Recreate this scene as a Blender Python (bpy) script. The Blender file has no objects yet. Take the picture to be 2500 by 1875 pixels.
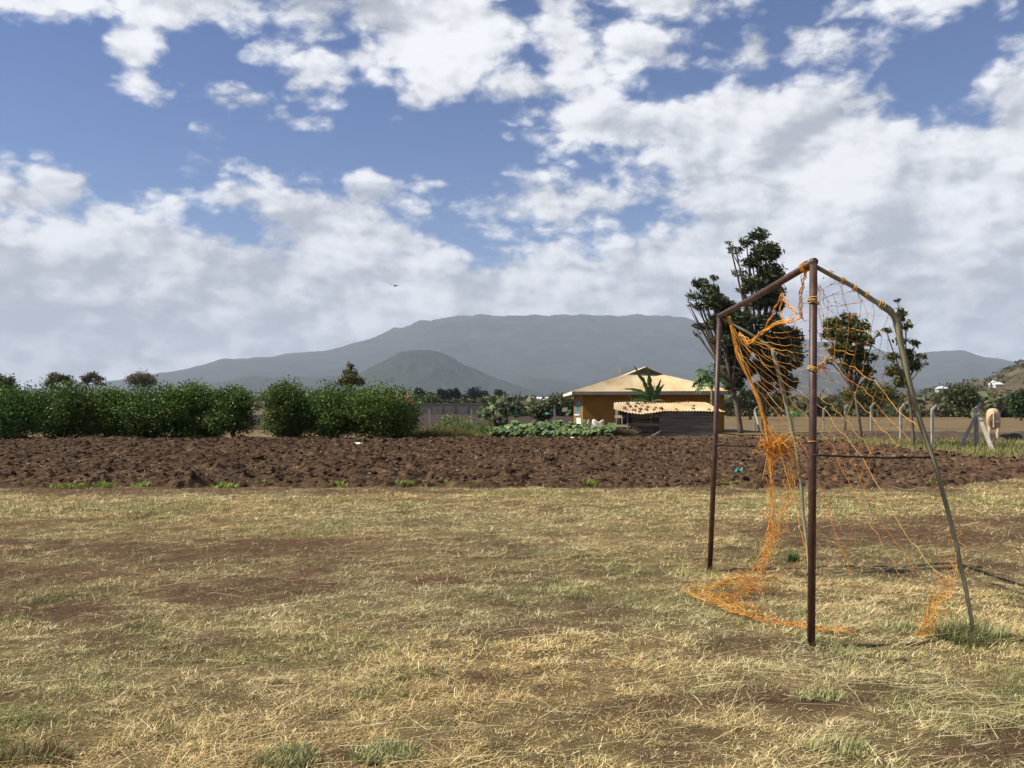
import bpy, math, random
import numpy as np
from mathutils import Vector

# ------------------------------------------------------------------ camera, sky, sun, exposure
scene = bpy.context.scene
COL = scene.collection
F = 2131.0                       # focal length in photograph pixels (2500 wide)
CAM_H = 1.5
PITCH = math.atan(62.5 / F)
cam_d = bpy.data.cameras.new('camera'); cam = bpy.data.objects.new('camera', cam_d); COL.objects.link(cam)
cam_d.sensor_width = 36.0; cam_d.lens = 36.0 * F / 2500.0
cam_d.clip_start = 0.05; cam_d.clip_end = 60000
cam.location = (0, 0, CAM_H); cam.rotation_euler = (math.pi / 2 + PITCH, 0, 0)
scene.camera = cam

SUN_EL = math.radians(45.0)
SUN_AZ = math.radians(-96.5)     # clockwise from +Y: from the left, a little behind the camera
sun_dir = Vector((math.sin(SUN_AZ) * math.cos(SUN_EL), math.cos(SUN_AZ) * math.cos(SUN_EL), math.sin(SUN_EL)))
sl = bpy.data.lights.new('sun', 'SUN'); sl.energy = 5.0; sl.angle = math.radians(0.53); sl.color = (1.0, 0.925, 0.775)
so = bpy.data.objects.new('sun', sl); COL.objects.link(so)
so.rotation_euler = (-sun_dir).to_track_quat('-Z', 'Y').to_euler(); so.location = (-30, -5, 40)

scene.render.engine = 'CYCLES'
scene.cycles.use_denoising = True
scene.cycles.max_bounces = 6; scene.cycles.diffuse_bounces = 3; scene.cycles.transparent_max_bounces = 8
scene.cycles.volume_bounces = 0
scene.view_settings.view_transform = 'Standard'; scene.view_settings.look = 'None'
scene.view_settings.exposure = 0.62; scene.view_settings.gamma = 1.0
scene.view_settings.use_curve_mapping = False

def ray(px, py):
    x = (px - 1250.0) / F; y = (937.5 - py) / F
    d = Vector((x, -math.sin(PITCH) * y + math.cos(PITCH), math.cos(PITCH) * y + math.sin(PITCH)))
    return d
def wp(px, py, Y):               # world point at depth Y
    d = ray(px, py); t = Y / d.y
    return Vector((d.x * t, Y, CAM_H + d.z * t))
def gp(px, py, z=0.0):           # ground point
    d = ray(px, py); t = (z - CAM_H) / d.z
    return Vector((d.x * t, d.y * t, z))
def azel(px, py):
    d = ray(px, py).normalized()
    return math.atan2(d.x, d.y), math.asin(d.z)

world = bpy.data.worlds.new('World'); scene.world = world; world.use_nodes = True
def build_sky():
    nt = world.node_tree; N = nt.nodes; L = nt.links; N.clear()
    def new(t, **kw):
        n = N.new(t)
        for k, v in kw.items(): setattr(n, k, v)
        return n
    def math_(op, a, b=None, c=None, clamp=False):
        n = new('ShaderNodeMath', operation=op); n.use_clamp = clamp
        for i, v in enumerate((a, b, c)):
            if v is None: continue
            if hasattr(v, 'links'): L.new(v, n.inputs[i])
            else: n.inputs[i].default_value = v
        return n.outputs[0]
    def vmath(op, a, b=None, c=None):
        n = new('ShaderNodeVectorMath', operation=op)
        for i, v in enumerate((a, b, c)):
            if v is None: continue
            if hasattr(v, 'links'): L.new(v, n.inputs[i])
            else: n.inputs[i].default_value = v
        return n.outputs['Value'] if op in ('LENGTH', 'DISTANCE', 'DOT_PRODUCT') else n.outputs[0]
    def noise(vec, scale, detail=6.0, rough=0.55, dist=0.0):
        n = new('ShaderNodeTexNoise'); n.noise_dimensions = '3D'
        L.new(vec, n.inputs['Vector']); n.inputs['Scale'].default_value = scale
        n.inputs['Detail'].default_value = detail; n.inputs['Roughness'].default_value = rough
        n.inputs['Distortion'].default_value = dist
        return n
    def smooth(v, a, b):
        n = new('ShaderNodeMapRange', interpolation_type='SMOOTHSTEP')
        L.new(v, n.inputs[0]); n.inputs[1].default_value = a; n.inputs[2].default_value = b
        return n.outputs[0]
    def mixc(f, a, b):
        n = new('ShaderNodeMix', data_type='RGBA')
        if hasattr(f, 'links'): L.new(f, n.inputs[0])
        else: n.inputs[0].default_value = f
        for i, v in ((6, a), (7, b)):
            if hasattr(v, 'links'): L.new(v, n.inputs[i])
            else: n.inputs[i].default_value = (*v, 1)
        return n.outputs[2]
    tc = new('ShaderNodeTexCoord'); D = tc.outputs['Generated']
    sep = new('ShaderNodeSeparateXYZ'); L.new(D, sep.inputs[0])
    az = math_('ARCTAN2', sep.outputs[0], sep.outputs[1]); el = math_('ARCSINE', sep.outputs[2])
    comb = new('ShaderNodeCombineXYZ'); L.new(az, comb.inputs[0]); L.new(el, comb.inputs[1])
    Dn = vmath('MULTIPLY', D, (1.0, 1.0, 1.7))
    w1 = vmath('SUBTRACT', noise(Dn, 8.0, 3.0, 0.5).outputs['Color'], (0.5, 0.5, 0.5))
    P = vmath('MULTIPLY_ADD', w1, (0.065, 0.05, 0.0), comb.outputs[0])
    K = 2500.0 / 2212.0
    def blobs(lst):
        cur = None
        for cx, cy, rx, ry in lst:
            a, e = azel(cx * K, cy * K)
            sx = 1.0 / (rx * K / F); sy = 1.0 / (ry * K / F); R = min(rx, ry) * K / F
            q = vmath('MULTIPLY_ADD', P, (sx, sy, 0), (-a * sx, -e * sy, 0))
            r = math_('MULTIPLY_ADD', vmath('LENGTH', q), R, -R)
            cur = r if cur is None else math_('MINIMUM', cur, r)
        return cur
    # cloud masses, in pixels of a 2212 wide view, turned into azimuth and elevation
    mass = [(430, 5, 270, 62), (640, 25, 150, 60), (288, 88, 50, 56), (100, -30, 170, 45), (500, 45, 60, 40),
            (965, 70, 150, 125), (905, 190, 55, 62), (700, 165, 55, 48), (790, 140, 60, 35),
            (1110, 185, 85, 40), (1225, 50, 75, 120), (1400, 110, 88, 55), (1290, 170, 130, 60),
            (1420, 260, 270, 95), (1640, 320, 330, 140), (1900, 380, 330, 150), (2140, 260, 150, 110), (2220, 440, 240, 260),
            (1650, 450, 240, 120), (1850, 560, 420, 170), (1160, 390, 45, 20), (1180, 430, 115, 40), (1300, 440, 120, 35), (1290, 480, 90, 30),
            (1050, 495, 42, 14), (1850, 95, 55, 38), (1640, 95, 26, 18), (1735, 88, 24, 18), (1980, 0, 110, 38), (1460, 0, 95, 22),
            (60, 545, 250, 85), (330, 530, 220, 62), (560, 440, 170, 45), (800, 425, 85, 40), (350, 385, 80, 18), (460, 420, 90, 24), (35, 410, 66, 36),
            (730, 520, 150, 70), (850, 560, 160, 60), (1010, 585, 120, 60), (1230, 585, 190, 60), (1480, 580, 220, 70),
            (527, 237, 24, 8), (612, 287, 32, 16), (600, 388, 30, 14), (700, 405, 60, 22), (445, 350, 18, 6),
            (1106, 830, 20000, 305)]
    sd = blobs(mass)
    # open blue between the masses
    blue = [(90, 300, 330, 95), (330, 255, 330, 80), (640, 300, 330, 55), (90, 150, 220, 90), (470, 150, 130, 70), (200, 395, 130, 42), (90, 335, 200, 50), (960, 350, 130, 75), (930, 440, 60, 30), (980, 520, 80, 16), (1380, 470, 75, 20), (1640, 150, 230, 26), (1990, 130, 140, 60), (2010, 190, 80, 40), (1850, 30, 60, 30), (1120, 330, 40, 40), (1060, 540, 60, 10)]
    sd = math_('MAXIMUM', sd, math_('MULTIPLY', blobs(blue), -1.0))
    big = noise(Dn, 2.3, 3.0, 0.5).outputs['Fac']
    sdb = math_('MULTIPLY_ADD', big, -0.9, 0.52)
    wout = math_('MAXIMUM', smooth(math_('ABSOLUTE', az), 0.60, 0.85), smooth(el, 0.48, 0.62))
    m = new('ShaderNodeMix', data_type='FLOAT'); L.new(wout, m.inputs[0]); L.new(sd, m.inputs[2])
    L.new(math_('MINIMUM', sdb, math_('SUBTRACT', el, 0.09)), m.inputs[3])
    sd = m.outputs[0]
    def field(vec):
        a = noise(vec, 10.0, 12.0, 0.60, 0.1).outputs['Fac']
        wv = vmath('MULTIPLY_ADD', vmath('SUBTRACT', noise(vec, 26.0, 3.0, 0.5).outputs['Color'], (0.5, 0.5, 0.5)), (0.05, 0.05, 0.05), vec)
        def puff(sc):
            v = new('ShaderNodeTexVoronoi'); v.feature = 'F1'
            L.new(wv, v.inputs['Vector']); v.inputs['Scale'].default_value = sc; return v.outputs['Distance']
        p = math_('ADD', math_('MULTIPLY', puff(17.0), -0.22), math_('MULTIPLY', puff(44.0), -0.12))
        return math_('ADD', math_('MULTIPLY_ADD', a, 0.9, 0.235), p)
    fb = field(Dn)
    fbl = field(vmath('ADD', Dn, (-0.012, 0.0, 0.018)))
    dens = math_('ADD', math_('MULTIPLY', sd, -1.0 / 0.030), math_('MULTIPLY_ADD', fb, 4.6, -2.30))
    alpha = smooth(dens, -0.42, 0.50)
    # light and shade of the cloud masses
    sb = noise(Dn, 9.0, 7.0, 0.56).outputs['Fac']; sb2 = noise(vmath('ADD', Dn, (-0.03, 0.0, 0.05)), 9.0, 7.0, 0.56).outputs['Fac']
    relief = math_('ADD', math_('MULTIPLY', math_('SUBTRACT', sb, sb2), 1.7), math_('MULTIPLY', math_('SUBTRACT', fb, fbl), 2.0))
    shade_n = noise(vmath('MULTIPLY', D, (1.0, 1.0, 2.4)), 5.0, 4.0, 0.5, 0.1).outputs['Fac']
    grey = [(560, 690, 620, 38), (250, 600, 130, 24), (820, 660, 300, 46), (640, 590, 110, 45), (1270, 590, 110, 20), (1230, 650, 80, 26),
            (1650, 560, 260, 44), (1480, 480, 150, 40), (1420, 330, 100, 40), (1850, 680, 420, 70), (1080, 90, 60, 50), (700, 45, 90, 30), (2150, 560, 160, 40), (1460, -5, 110, 25), (440, 0, 150, 22), (1500, 690, 120, 40),
            (1106, 760, 300, 60)]
    gsd = blobs(grey)
    gmask = smooth(math_('MULTIPLY_ADD', shade_n, 0.16, math_('MULTIPLY_ADD', gsd, 1.0, -0.08)), 0.05, -0.05)
    lum = math_('ADD', math_('MULTIPLY_ADD', shade_n, 0.85, 0.27), relief)
    core = smooth(sd, 0.02, -0.11)
    lum = math_('SUBTRACT', lum, math_('MULTIPLY', core, 0.10))
    lum = math_('SUBTRACT', lum, math_('MULTIPLY', gmask, 0.30))
    lum = smooth(lum, 0.0, 1.05)
    ccol = mixc(lum, CLOUD_DARK, CLOUD_WHITE)
    sky = new('ShaderNodeTexSky'); sky.sky_type = 'NISHITA'; sky.sun_disc = False
    sky.sun_elevation = SUN_EL; sky.sun_rotation = SUN_AZ; sky.altitude = 1300; sky.air_density = 1.0; sky.dust_density = 0.6; sky.ozone_density = 2.0
    hs = new('ShaderNodeHueSaturation'); hs.inputs['Saturation'].default_value = 1.24; hs.inputs['Value'].default_value = SKY_VAL
    hs.inputs['Hue'].default_value = 0.513
    L.new(sky.outputs[0], hs.inputs['Color'])
    col = mixc(alpha, hs.outputs[0], ccol)
    bg = new('ShaderNodeBackground'); bg.inputs[1].default_value = 0.072; L.new(col, bg.inputs[0])
    out = new('ShaderNodeOutputWorld'); L.new(bg.outputs[0], out.inputs[0])
    world.cycles.sampling_method = 'MANUAL'; world.cycles.sample_map_resolution = 512
CLOUD_WHITE = (9.1, 9.2, 9.5); CLOUD_DARK = (4.3, 4.6, 5.2); SKY_VAL = 0.98
build_sky()

# ------------------------------------------------------------------ helpers
def lab(o, label=None, cat=None, group=None, kind=None):
    if label: o['label'] = label
    if cat: o['category'] = cat
    if group: o['group'] = group
    if kind: o['kind'] = kind
    return o
def empty(name, loc, label=None, cat=None, group=None, rz=0.0):
    o = bpy.data.objects.new(name, None); COL.objects.link(o); o.location = loc; o.rotation_euler = (0, 0, rz)
    o.empty_display_size = 0.2
    return lab(o, label, cat, group)

class G:
    """collects geometry, builds ONE mesh object"""
    def __init__(s): s.V = []; s.C = []; s.Q = []; s.T = []; s.n = 0
    def add(s, V, Q=None, T=None, col=None):
        V = np.asarray(V, dtype=np.float64).reshape(-1, 3)
        if Q is not None and len(Q): s.Q.append(np.asarray(Q, dtype=np.int64) + s.n)
        if T is not None and len(T): s.T.append(np.asarray(T, dtype=np.int64) + s.n)
        s.V.append(V)
        c = np.ones((len(V), 3)) if col is None else np.broadcast_to(np.asarray(col, dtype=np.float64), (len(V), 3))
        s.C.append(c); s.n += len(V)
        return s
    def build(s, name, mat, parent=None, smooth=False, origin=None):
        V = np.concatenate(s.V).astype(np.float32); C = np.concatenate(s.C).astype(np.float32)
        if origin is not None: V = V - np.asarray(origin, dtype=np.float32)
        Q = np.concatenate(s.Q) if s.Q else np.zeros((0, 4), dtype=np.int64)
        T = np.concatenate(s.T) if s.T else np.zeros((0, 3), dtype=np.int64)
        me = bpy.data.meshes.new(name)
        me.vertices.add(len(V)); me.vertices.foreach_set('co', V.ravel())
        nl = Q.size + T.size; me.loops.add(nl)
        me.loops.foreach_set('vertex_index', np.concatenate([Q.ravel(), T.ravel()]).astype(np.int32))
        me.polygons.add(len(Q) + len(T))
        ls = np.concatenate([np.arange(len(Q)) * 4, Q.size + np.arange(len(T)) * 3]).astype(np.int32)
        me.polygons.foreach_set('loop_start', ls)
        me.update(calc_edges=True)
        at = me.color_attributes.new('Col', 'FLOAT_COLOR', 'POINT')
        at.data.foreach_set('color', np.concatenate([C, np.ones((len(C), 1), dtype=np.float32)], axis=1).ravel())
        me.polygons.foreach_set('use_smooth', np.full(len(me.polygons), bool(smooth)))
        me.materials.append(mat)
        o = bpy.data.objects.new(name, me); COL.objects.link(o)
        if parent is not None: o.parent = parent
        if origin is not None: o.location = origin
        return o
    # shapes ------------------------------------------------
    def box(s, c, size, rz=0.0, col=None, taper=1.0, tilt=None):
        sx, sy, sz = [v / 2 for v in size]
        P = np.array([(-sx, -sy, -sz), (sx, -sy, -sz), (sx, sy, -sz), (-sx, sy, -sz), (-sx * taper, -sy * taper, sz), (sx * taper, -sy * taper, sz), (sx * taper, sy * taper, sz), (-sx * taper, sy * taper, sz)])
        if tilt is not None:
            ax, ay = tilt
            ca, sa = math.cos(ax), math.sin(ax); P = P @ np.array([[1, 0, 0], [0, ca, sa], [0, -sa, ca]])
            ca, sa = math.cos(ay), math.sin(ay); P = P @ np.array([[ca, 0, -sa], [0, 1, 0], [sa, 0, ca]])
        ca, sa = math.cos(rz), math.sin(rz); P = P @ np.array([[ca, sa, 0], [-sa, ca, 0], [0, 0, 1]])
        return s.add(P + np.array(c), Q=[(0, 3, 2, 1), (4, 5, 6, 7), (0, 1, 5, 4), (1, 2, 6, 5), (2, 3, 7, 6), (3, 0, 4, 7)], col=col)
    def tube(s, pts, rad, sides=8, col=None, cap=True):
        pts = [Vector(p) for p in pts]; n = len(pts)
        rad = [rad] * n if not hasattr(rad, '__len__') else list(rad)
        V = []; prev = None
        for i, p in enumerate(pts):
            t = (pts[min(i + 1, n - 1)] - pts[max(i - 1, 0)])
            t = t.normalized() if t.length > 1e-9 else Vector((0, 0, 1))
            if prev is None:
                a = t.orthogonal().normalized()
            else:
                a = prev - t * prev.dot(t); a = a.normalized() if a.length > 1e-6 else t.orthogonal().normalized()
            prev = a; b = t.cross(a)
            for k in range(sides):
                q = 2 * math.pi * k / sides
                V.append(p + (a * math.cos(q) + b * math.sin(q)) * rad[i])
        Q = [(i * sides + k, i * sides + (k + 1) % sides, (i + 1) * sides + (k + 1) % sides, (i + 1) * sides + k) for i in range(n - 1) for k in range(sides)]
        T = []
        if cap:
            V.append(pts[0]); V.append(pts[-1]); c0 = len(V) - 2
            T = [(c0, (k + 1) % sides, k) for k in range(sides)] + [(c0 + 1, (n - 1) * sides + k, (n - 1) * sides + (k + 1) % sides) for k in range(sides)]
        return s.add([tuple(v) for v in V], Q=Q, T=T, col=col)

def catmull(pts, sub=6):
    P = [np.array(p, dtype=float) for p in pts]; P = [2 * P[0] - P[1]] + P + [2 * P[-1] - P[-2]]
    out = []
    for i in range(1, len(P) - 2):
        for k in range(sub):
            t = k / sub
            out.append(0.5 * ((2 * P[i]) + (P[i + 1] - P[i - 1]) * t + (2 * P[i - 1] - 5 * P[i] + 4 * P[i + 1] - P[i + 2]) * t * t + (3 * P[i] - P[i - 1] - 3 * P[i + 1] + P[i + 2]) * t ** 3))
    out.append(P[-2]); return out

def hash2(ix, iy, seed):
    h = (ix.astype(np.int64) * 374761393 + iy.astype(np.int64) * 668265263 + seed * 1442695041) & 0xFFFFFFFF
    h = ((h ^ (h >> 13)) * 1274126177) & 0xFFFFFFFF
    return ((h ^ (h >> 16)) & 0xFFFFFF) / float(0xFFFFFF)
def vnoise(x, y, seed=0):
    ix = np.floor(x); iy = np.floor(y); fx = x - ix; fy = y - iy
    fx = fx * fx * (3 - 2 * fx); fy = fy * fy * (3 - 2 * fy)
    a = hash2(ix, iy, seed); b = hash2(ix + 1, iy, seed); c = hash2(ix, iy + 1, seed); d = hash2(ix + 1, iy + 1, seed)
    return (a * (1 - fx) + b * fx) * (1 - fy) + (c * (1 - fx) + d * fx) * fy
def fbm(x, y, seed=0, oct=4, gain=0.5):
    v = 0; amp = 1; tot = 0
    for o in range(oct):
        v = v + amp * vnoise(x, y, seed + o * 17); tot += amp; amp *= gain; x = x * 2.03 + 13.7; y = y * 2.03 + 7.1
    return v / tot
def sstep(a, b, x):
    t = np.clip((x - a) / float(b - a), 0, 1); return t * t * (3 - 2 * t)

# ------------------------------------------------------------------ materials
def new_mat(name):
    m = bpy.data.materials.new(name); m.use_nodes = True
    nt = m.node_tree; bs = nt.nodes['Principled BSDF']; return m, nt, bs
def ramp(nt, fac, stops):
    r = nt.nodes.new('ShaderNodeValToRGB'); el = r.color_ramp.elements
    while len(el) < len(stops): el.new(0.5)
    for e, (p, c) in zip(el, stops): e.position = p; e.color = (*c, 1)
    nt.links.new(fac, r.inputs[0]); return r.outputs[0]
def nz(nt, scale, detail=5.0, rough=0.6, vec=None, stretch=None, obj=True):
    tc = nt.nodes.new('ShaderNodeTexCoord'); n = nt.nodes.new('ShaderNodeTexNoise')
    src = tc.outputs['Object'] if vec is None else vec
    if stretch:
        mp = nt.nodes.new('ShaderNodeMapping'); mp.inputs['Scale'].default_value = stretch
        nt.links.new(src, mp.inputs[0]); src = mp.outputs[0]
    nt.links.new(src, n.inputs['Vector']); n.inputs['Scale'].default_value = scale
    n.inputs['Detail'].default_value = detail; n.inputs['Roughness'].default_value = rough
    return n.outputs['Fac']
def bump(nt, bs, fac, strength=0.3, dist=0.02):
    b = nt.nodes.new('ShaderNodeBump'); b.inputs['Strength'].default_value = strength; b.inputs['Distance'].default_value = dist
    nt.links.new(fac, b.inputs['Height']); nt.links.new(b.outputs[0], bs.inputs['Normal'])
def noisy(name, stops, scale=4.0, detail=6.0, rough=0.9, bstr=0.3, bdist=0.02, stretch=None, spec=0.2, bscale=None):
    m, nt, bs = new_mat(name)
    f = nz(nt, scale, detail, 0.62, stretch=stretch)
    nt.links.new(ramp(nt, f, stops), bs.inputs['Base Color'])
    bs.inputs['Roughness'].default_value = rough; bs.inputs['Specular IOR Level'].default_value = spec
    if bstr: bump(nt, bs, nz(nt, bscale or scale * 3, 4.0, 0.6, stretch=stretch), bstr, bdist)
    return m
def attr_mat(name, rough=0.85, spec=0.2, var=0.25, scale=3.0, bstr=0.0, transl=0.0):
    m, nt, bs = new_mat(name)
    a = nt.nodes.new('ShaderNodeAttribute'); a.attribute_name = 'Col'
    src = a.outputs['Color']
    if var:
        f = nz(nt, scale, 5.0, 0.6)
        mr = nt.nodes.new('ShaderNodeMapRange'); nt.links.new(f, mr.inputs[0])
        mr.inputs[1].default_value = 0.25; mr.inputs[2].default_value = 0.75; mr.inputs[3].default_value = 1 - var; mr.inputs[4].default_value = 1 + var
        vm = nt.nodes.new('ShaderNodeVectorMath'); vm.operation = 'SCALE'; nt.links.new(src, vm.inputs[0]); nt.links.new(mr.outputs[0], vm.inputs['Scale']); src = vm.outputs[0]
        if bstr: bump(nt, bs, f, bstr, 0.03)
    nt.links.new(src, bs.inputs['Base Color'])
    bs.inputs['Roughness'].default_value = rough; bs.inputs['Specular IOR Level'].default_value = spec
    if transl:
        t = nt.nodes.new('ShaderNodeBsdfTranslucent'); nt.links.new(src, t.inputs['Color'])
        mx = nt.nodes.new('ShaderNodeMixShader'); mx.inputs[0].default_value = transl
        nt.links.new(bs.outputs[0], mx.inputs[1]); nt.links.new(t.outputs[0], mx.inputs[2])
        nt.links.new(mx.outputs[0], nt.nodes['Material Output'].inputs['Surface'])
    return m

M = {}
M['leaf'] = attr_mat('leaf', 0.55, 0.3, 0.0, transl=0.2)
M['straw'] = attr_mat('straw', 0.75, 0.25, 0.0, transl=0.15)
M['attr'] = attr_mat('painted_rough', 0.9, 0.15, 0.22, 2.0)
M['bark'] = noisy('bark', [(0.3, (0.07, 0.05, 0.035)), (0.7, (0.19, 0.15, 0.11))], 6, 6, 0.95, 0.5, 0.02, (1, 1, 0.25))
M['stem'] = noisy('green_stem', [(0.3, (0.10, 0.11, 0.05)), (0.7, (0.22, 0.22, 0.11))], 6, 5, 0.8, 0.2, 0.01, (1, 1, 0.3))
M['dry_field'] = noisy('dry_field', [(0.3, (0.13, 0.10, 0.05)), (0.5, (0.21, 0.165, 0.085)), (0.72, (0.27, 0.215, 0.115))], 0.35, 9, 0.95, 0.4, 0.05, bscale=6)
M['soil_far'] = noisy('far_soil', [(0.3, (0.028, 0.018, 0.011)), (0.7, (0.062, 0.040, 0.025))], 0.8, 8, 0.95, 0.6, 0.1, bscale=2)
M['concrete'] = noisy('concrete', [(0.3, (0.24, 0.22, 0.185)), (0.7, (0.40, 0.37, 0.31))], 5, 7, 0.9, 0.25, 0.01)

# ------------------------------------------------------------------ ground and terrain
def terrain_z(x, y):
    r = np.sqrt(x * x + y * y)
    z = np.clip(r - 320, 0, 4500) * 0.0145
    return z * sstep(300, 900, r) + 0 * x
def grid_sheet(name, xs, ys, zf, mat, kind='structure', parent=None, colf=None, smooth=True, origin=None):
    X, Y = np.meshgrid(xs, ys); Z = zf(X, Y)
    n, m = X.shape; idx = np.arange(n * m).reshape(n, m)
    Q = np.stack([idx[:-1, :-1], idx[:-1, 1:], idx[1:, 1:], idx[1:, :-1]], -1).reshape(-1, 4)
    g = G(); V = np.stack([X, Y, Z], -1).reshape(-1, 3)
    g.add(V, Q=Q, col=None if colf is None else colf(X, Y, Z).reshape(-1, 3))
    o = g.build(name, mat, parent, smooth, origin)
    if kind: o['kind'] = kind
    return o
sp = np.sinh(np.linspace(-8.2, 8.2, 181)) / math.sinh(8.2) * 17600
m, nt, bs = new_mat('plain_ground')
geo = nt.nodes.new('ShaderNodeNewGeometry')
f1 = nz(nt, 0.02, 8, 0.65, vec=geo.outputs['Position']); f2 = nz(nt, 0.5, 6, 0.6, vec=geo.outputs['Position'])
c1 = ramp(nt, f2, [(0.3, (0.09, 0.065, 0.032)), (0.5, (0.15, 0.112, 0.055)), (0.7, (0.20, 0.155, 0.08))])
c2 = ramp(nt, f1, [(0.35, (0.05, 0.06, 0.025)), (0.5, (0.11, 0.095, 0.05)), (0.65, (0.17, 0.14, 0.075))])
ln = nt.nodes.new('ShaderNodeVectorMath'); ln.operation = 'LENGTH'; nt.links.new(geo.outputs['Position'], ln.inputs[0])
mr = nt.nodes.new('ShaderNodeMapRange'); mr.inputs[1].default_value = 150; mr.inputs[2].default_value = 420; nt.links.new(ln.outputs['Value'], mr.inputs[0])
mx = nt.nodes.new('ShaderNodeMix'); mx.data_type = 'RGBA'; nt.links.new(mr.outputs[0], mx.inputs[0]); nt.links.new(c1, mx.inputs[6]); nt.links.new(c2, mx.inputs[7])
nt.links.new(mx.outputs[2], bs.inputs['Base Color']); bs.inputs['Roughness'].default_value = 0.95; bs.inputs['Specular IOR Level'].default_value = 0.1
bump(nt, bs, nz(nt, 8, 6, 0.65, vec=geo.outputs['Position']), 0.6, 0.06)
M['plain'] = m
grid_sheet('ground', sp, sp, lambda x, y: terrain_z(x, y) - 0.06 * (np.abs(x) < 60) * (np.abs(y) < 62), M['plain'])

# bare patches, greenness and length of the dry grass in front
PATCH = [(-3.2, 9.3, 2.6, 0.9, 1.0), (-5.6, 8.0, 2.6, 0.9, 1.0), (-1.3, 8.3, 1.6, 0.6, 0.6), (-2.0, 7.3, 1.8, 0.5, 0.85), (-4.0, 6.5, 2.0, 0.5, 0.9), (0.3, 7.7, 1.5, 0.45, 0.6), (4.6, 10.8, 2.4, 1.5, 1.0), (7.0, 11.5, 2.6, 1.3, 0.9), (3.2, 8.8, 1.8, 0.7, 0.5),
         (-9.0, 16.0, 4.0, 0.6, 0.9), (-3, 16.0, 3.2, 0.35, 0.7), (1.2, 4.4, 0.5, 0.2, 0.7), (2.1, 3.9, 0.7, 0.15, 0.7), (-8, 10.5, 3, 1.5, 0.7), (5.0, 8.0, 1.4, 0.6, 0.8)]
def bare(x, y):
    b = 0 * x
    wx = x + 1.6 * (fbm(x * 0.9, y * 0.9, 3) - 0.5); wy = y + 1.2 * (fbm(x * 0.9, y * 0.9, 9) - 0.5)
    for cx, cy, rx, ry, w in PATCH:
        d = np.sqrt(((wx - cx) / rx) ** 2 + ((wy - cy) / ry) ** 2)
        b = np.maximum(b, w * (1 - sstep(0.35, 1.25, d)))
    zone = np.maximum(1 - sstep(0.5, 1.15, np.sqrt(((wx + 4.2) / 6.0) ** 2 + ((wy - 8.6) / 2.6) ** 2)), 0.9 - sstep(0.4, 1.1, np.sqrt(((wx - 6.0) / 5.0) ** 2 + ((wy - 10.5) / 2.4) ** 2)))
    b = np.maximum(b, 0.42 * np.clip(zone, 0, 1))
    b = np.maximum(b, 0.85 * sstep(1.5, 0.1, 16.7 + np.clip(x - 8.0, 0, 30) * 0.85 - wy) * sstep(0.35, 0.6, fbm(x * 0.8, y * 0.8, 37, 3)))
    n = fbm(x * 1.5, y * 2.6, 31, 4)
    return np.clip(b * (0.55 + 0.9 * n) + 0.65 * sstep(0.56, 0.74, n), 0, 1)
def green(x, y):
    n = fbm(x * 0.8, y * 1.1, 51, 4); n2 = fbm(x * 3.0, y * 3.0, 77, 3)
    return np.clip(sstep(0.54, 0.76, n) * 0.45 + sstep(0.62, 0.78, n2) * 0.6, 0, 1)
def lawn_z(x, y):
    return 0.035 * (fbm(x * 1.6, y * 1.6, 5, 4) - 0.5) + 0.045 * (fbm(x * 7, y * 7, 6, 2) - 0.5)
def plough_mask(x, y):
    e = 0.9 * (fbm(x * 0.5, y * 0.5, 41, 4) - 0.5) + 0.9 * (fbm(x * 2.2, y * 2.2, 42, 3) - 0.5)
    yn = 16.7 + np.clip(x - 8.0, 0, 30) * 0.85
    xr = 14.3 + np.clip(26.5 - y, 0, 8) * 1.1
    a = sstep(-0.35, 0.45, y - yn + e)
    b = sstep(-0.5, 0.7, xr - x + e * 1.6)
    yf = 43.6 - 0.0 * x
    c = sstep(-0.5, 0.5, yf - y + e)
    return a * b * c
m, nt, bs = new_mat('lawn_soil')
a = nt.nodes.new('ShaderNodeAttribute'); a.attribute_name = 'Col'
f = nz(nt, 9, 8, 0.7)
mr = nt.nodes.new('ShaderNodeMapRange'); nt.links.new(f, mr.inputs[0]); mr.inputs[1].default_value = 0.25; mr.inputs[2].default_value = 0.75; mr.inputs[3].default_value = 0.55; mr.inputs[4].default_value = 1.4
vm = nt.nodes.new('ShaderNodeVectorMath'); vm.operation = 'SCALE'; nt.links.new(a.outputs['Color'], vm.inputs[0]); nt.links.new(mr.outputs[0], vm.inputs['Scale'])
nt.links.new(vm.outputs[0], bs.inputs['Base Color']); bs.inputs['Roughness'].default_value = 0.95; bs.inputs['Specular IOR Level'].default_value = 0.1
bump(nt, bs, nz(nt, 40, 6, 0.75), 1.0, 0.04)
M['lawn'] = m
def lawn_col(X, Y, Z):
    b = bare(X, Y)[..., None]; g = green(X, Y)[..., None]
    soil = np.array([0.135, 0.078, 0.045]); straw = np.array([0.20, 0.145, 0.07]); gr = np.array([0.12, 0.115, 0.048])
    c = (straw * (1 - g) + gr * g) * 1.15 * (0.6 + 0.8 * fbm(X * 5, Y * 5, 23, 3)[..., None])
    return c * (1 - b) + soil * b
grid_sheet('grass_field', np.linspace(-16, 20, 480), np.linspace(-4, 24, 380), lambda x, y: lawn_z(x, y) - 0.004, M['lawn'], colf=lawn_col)

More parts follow.
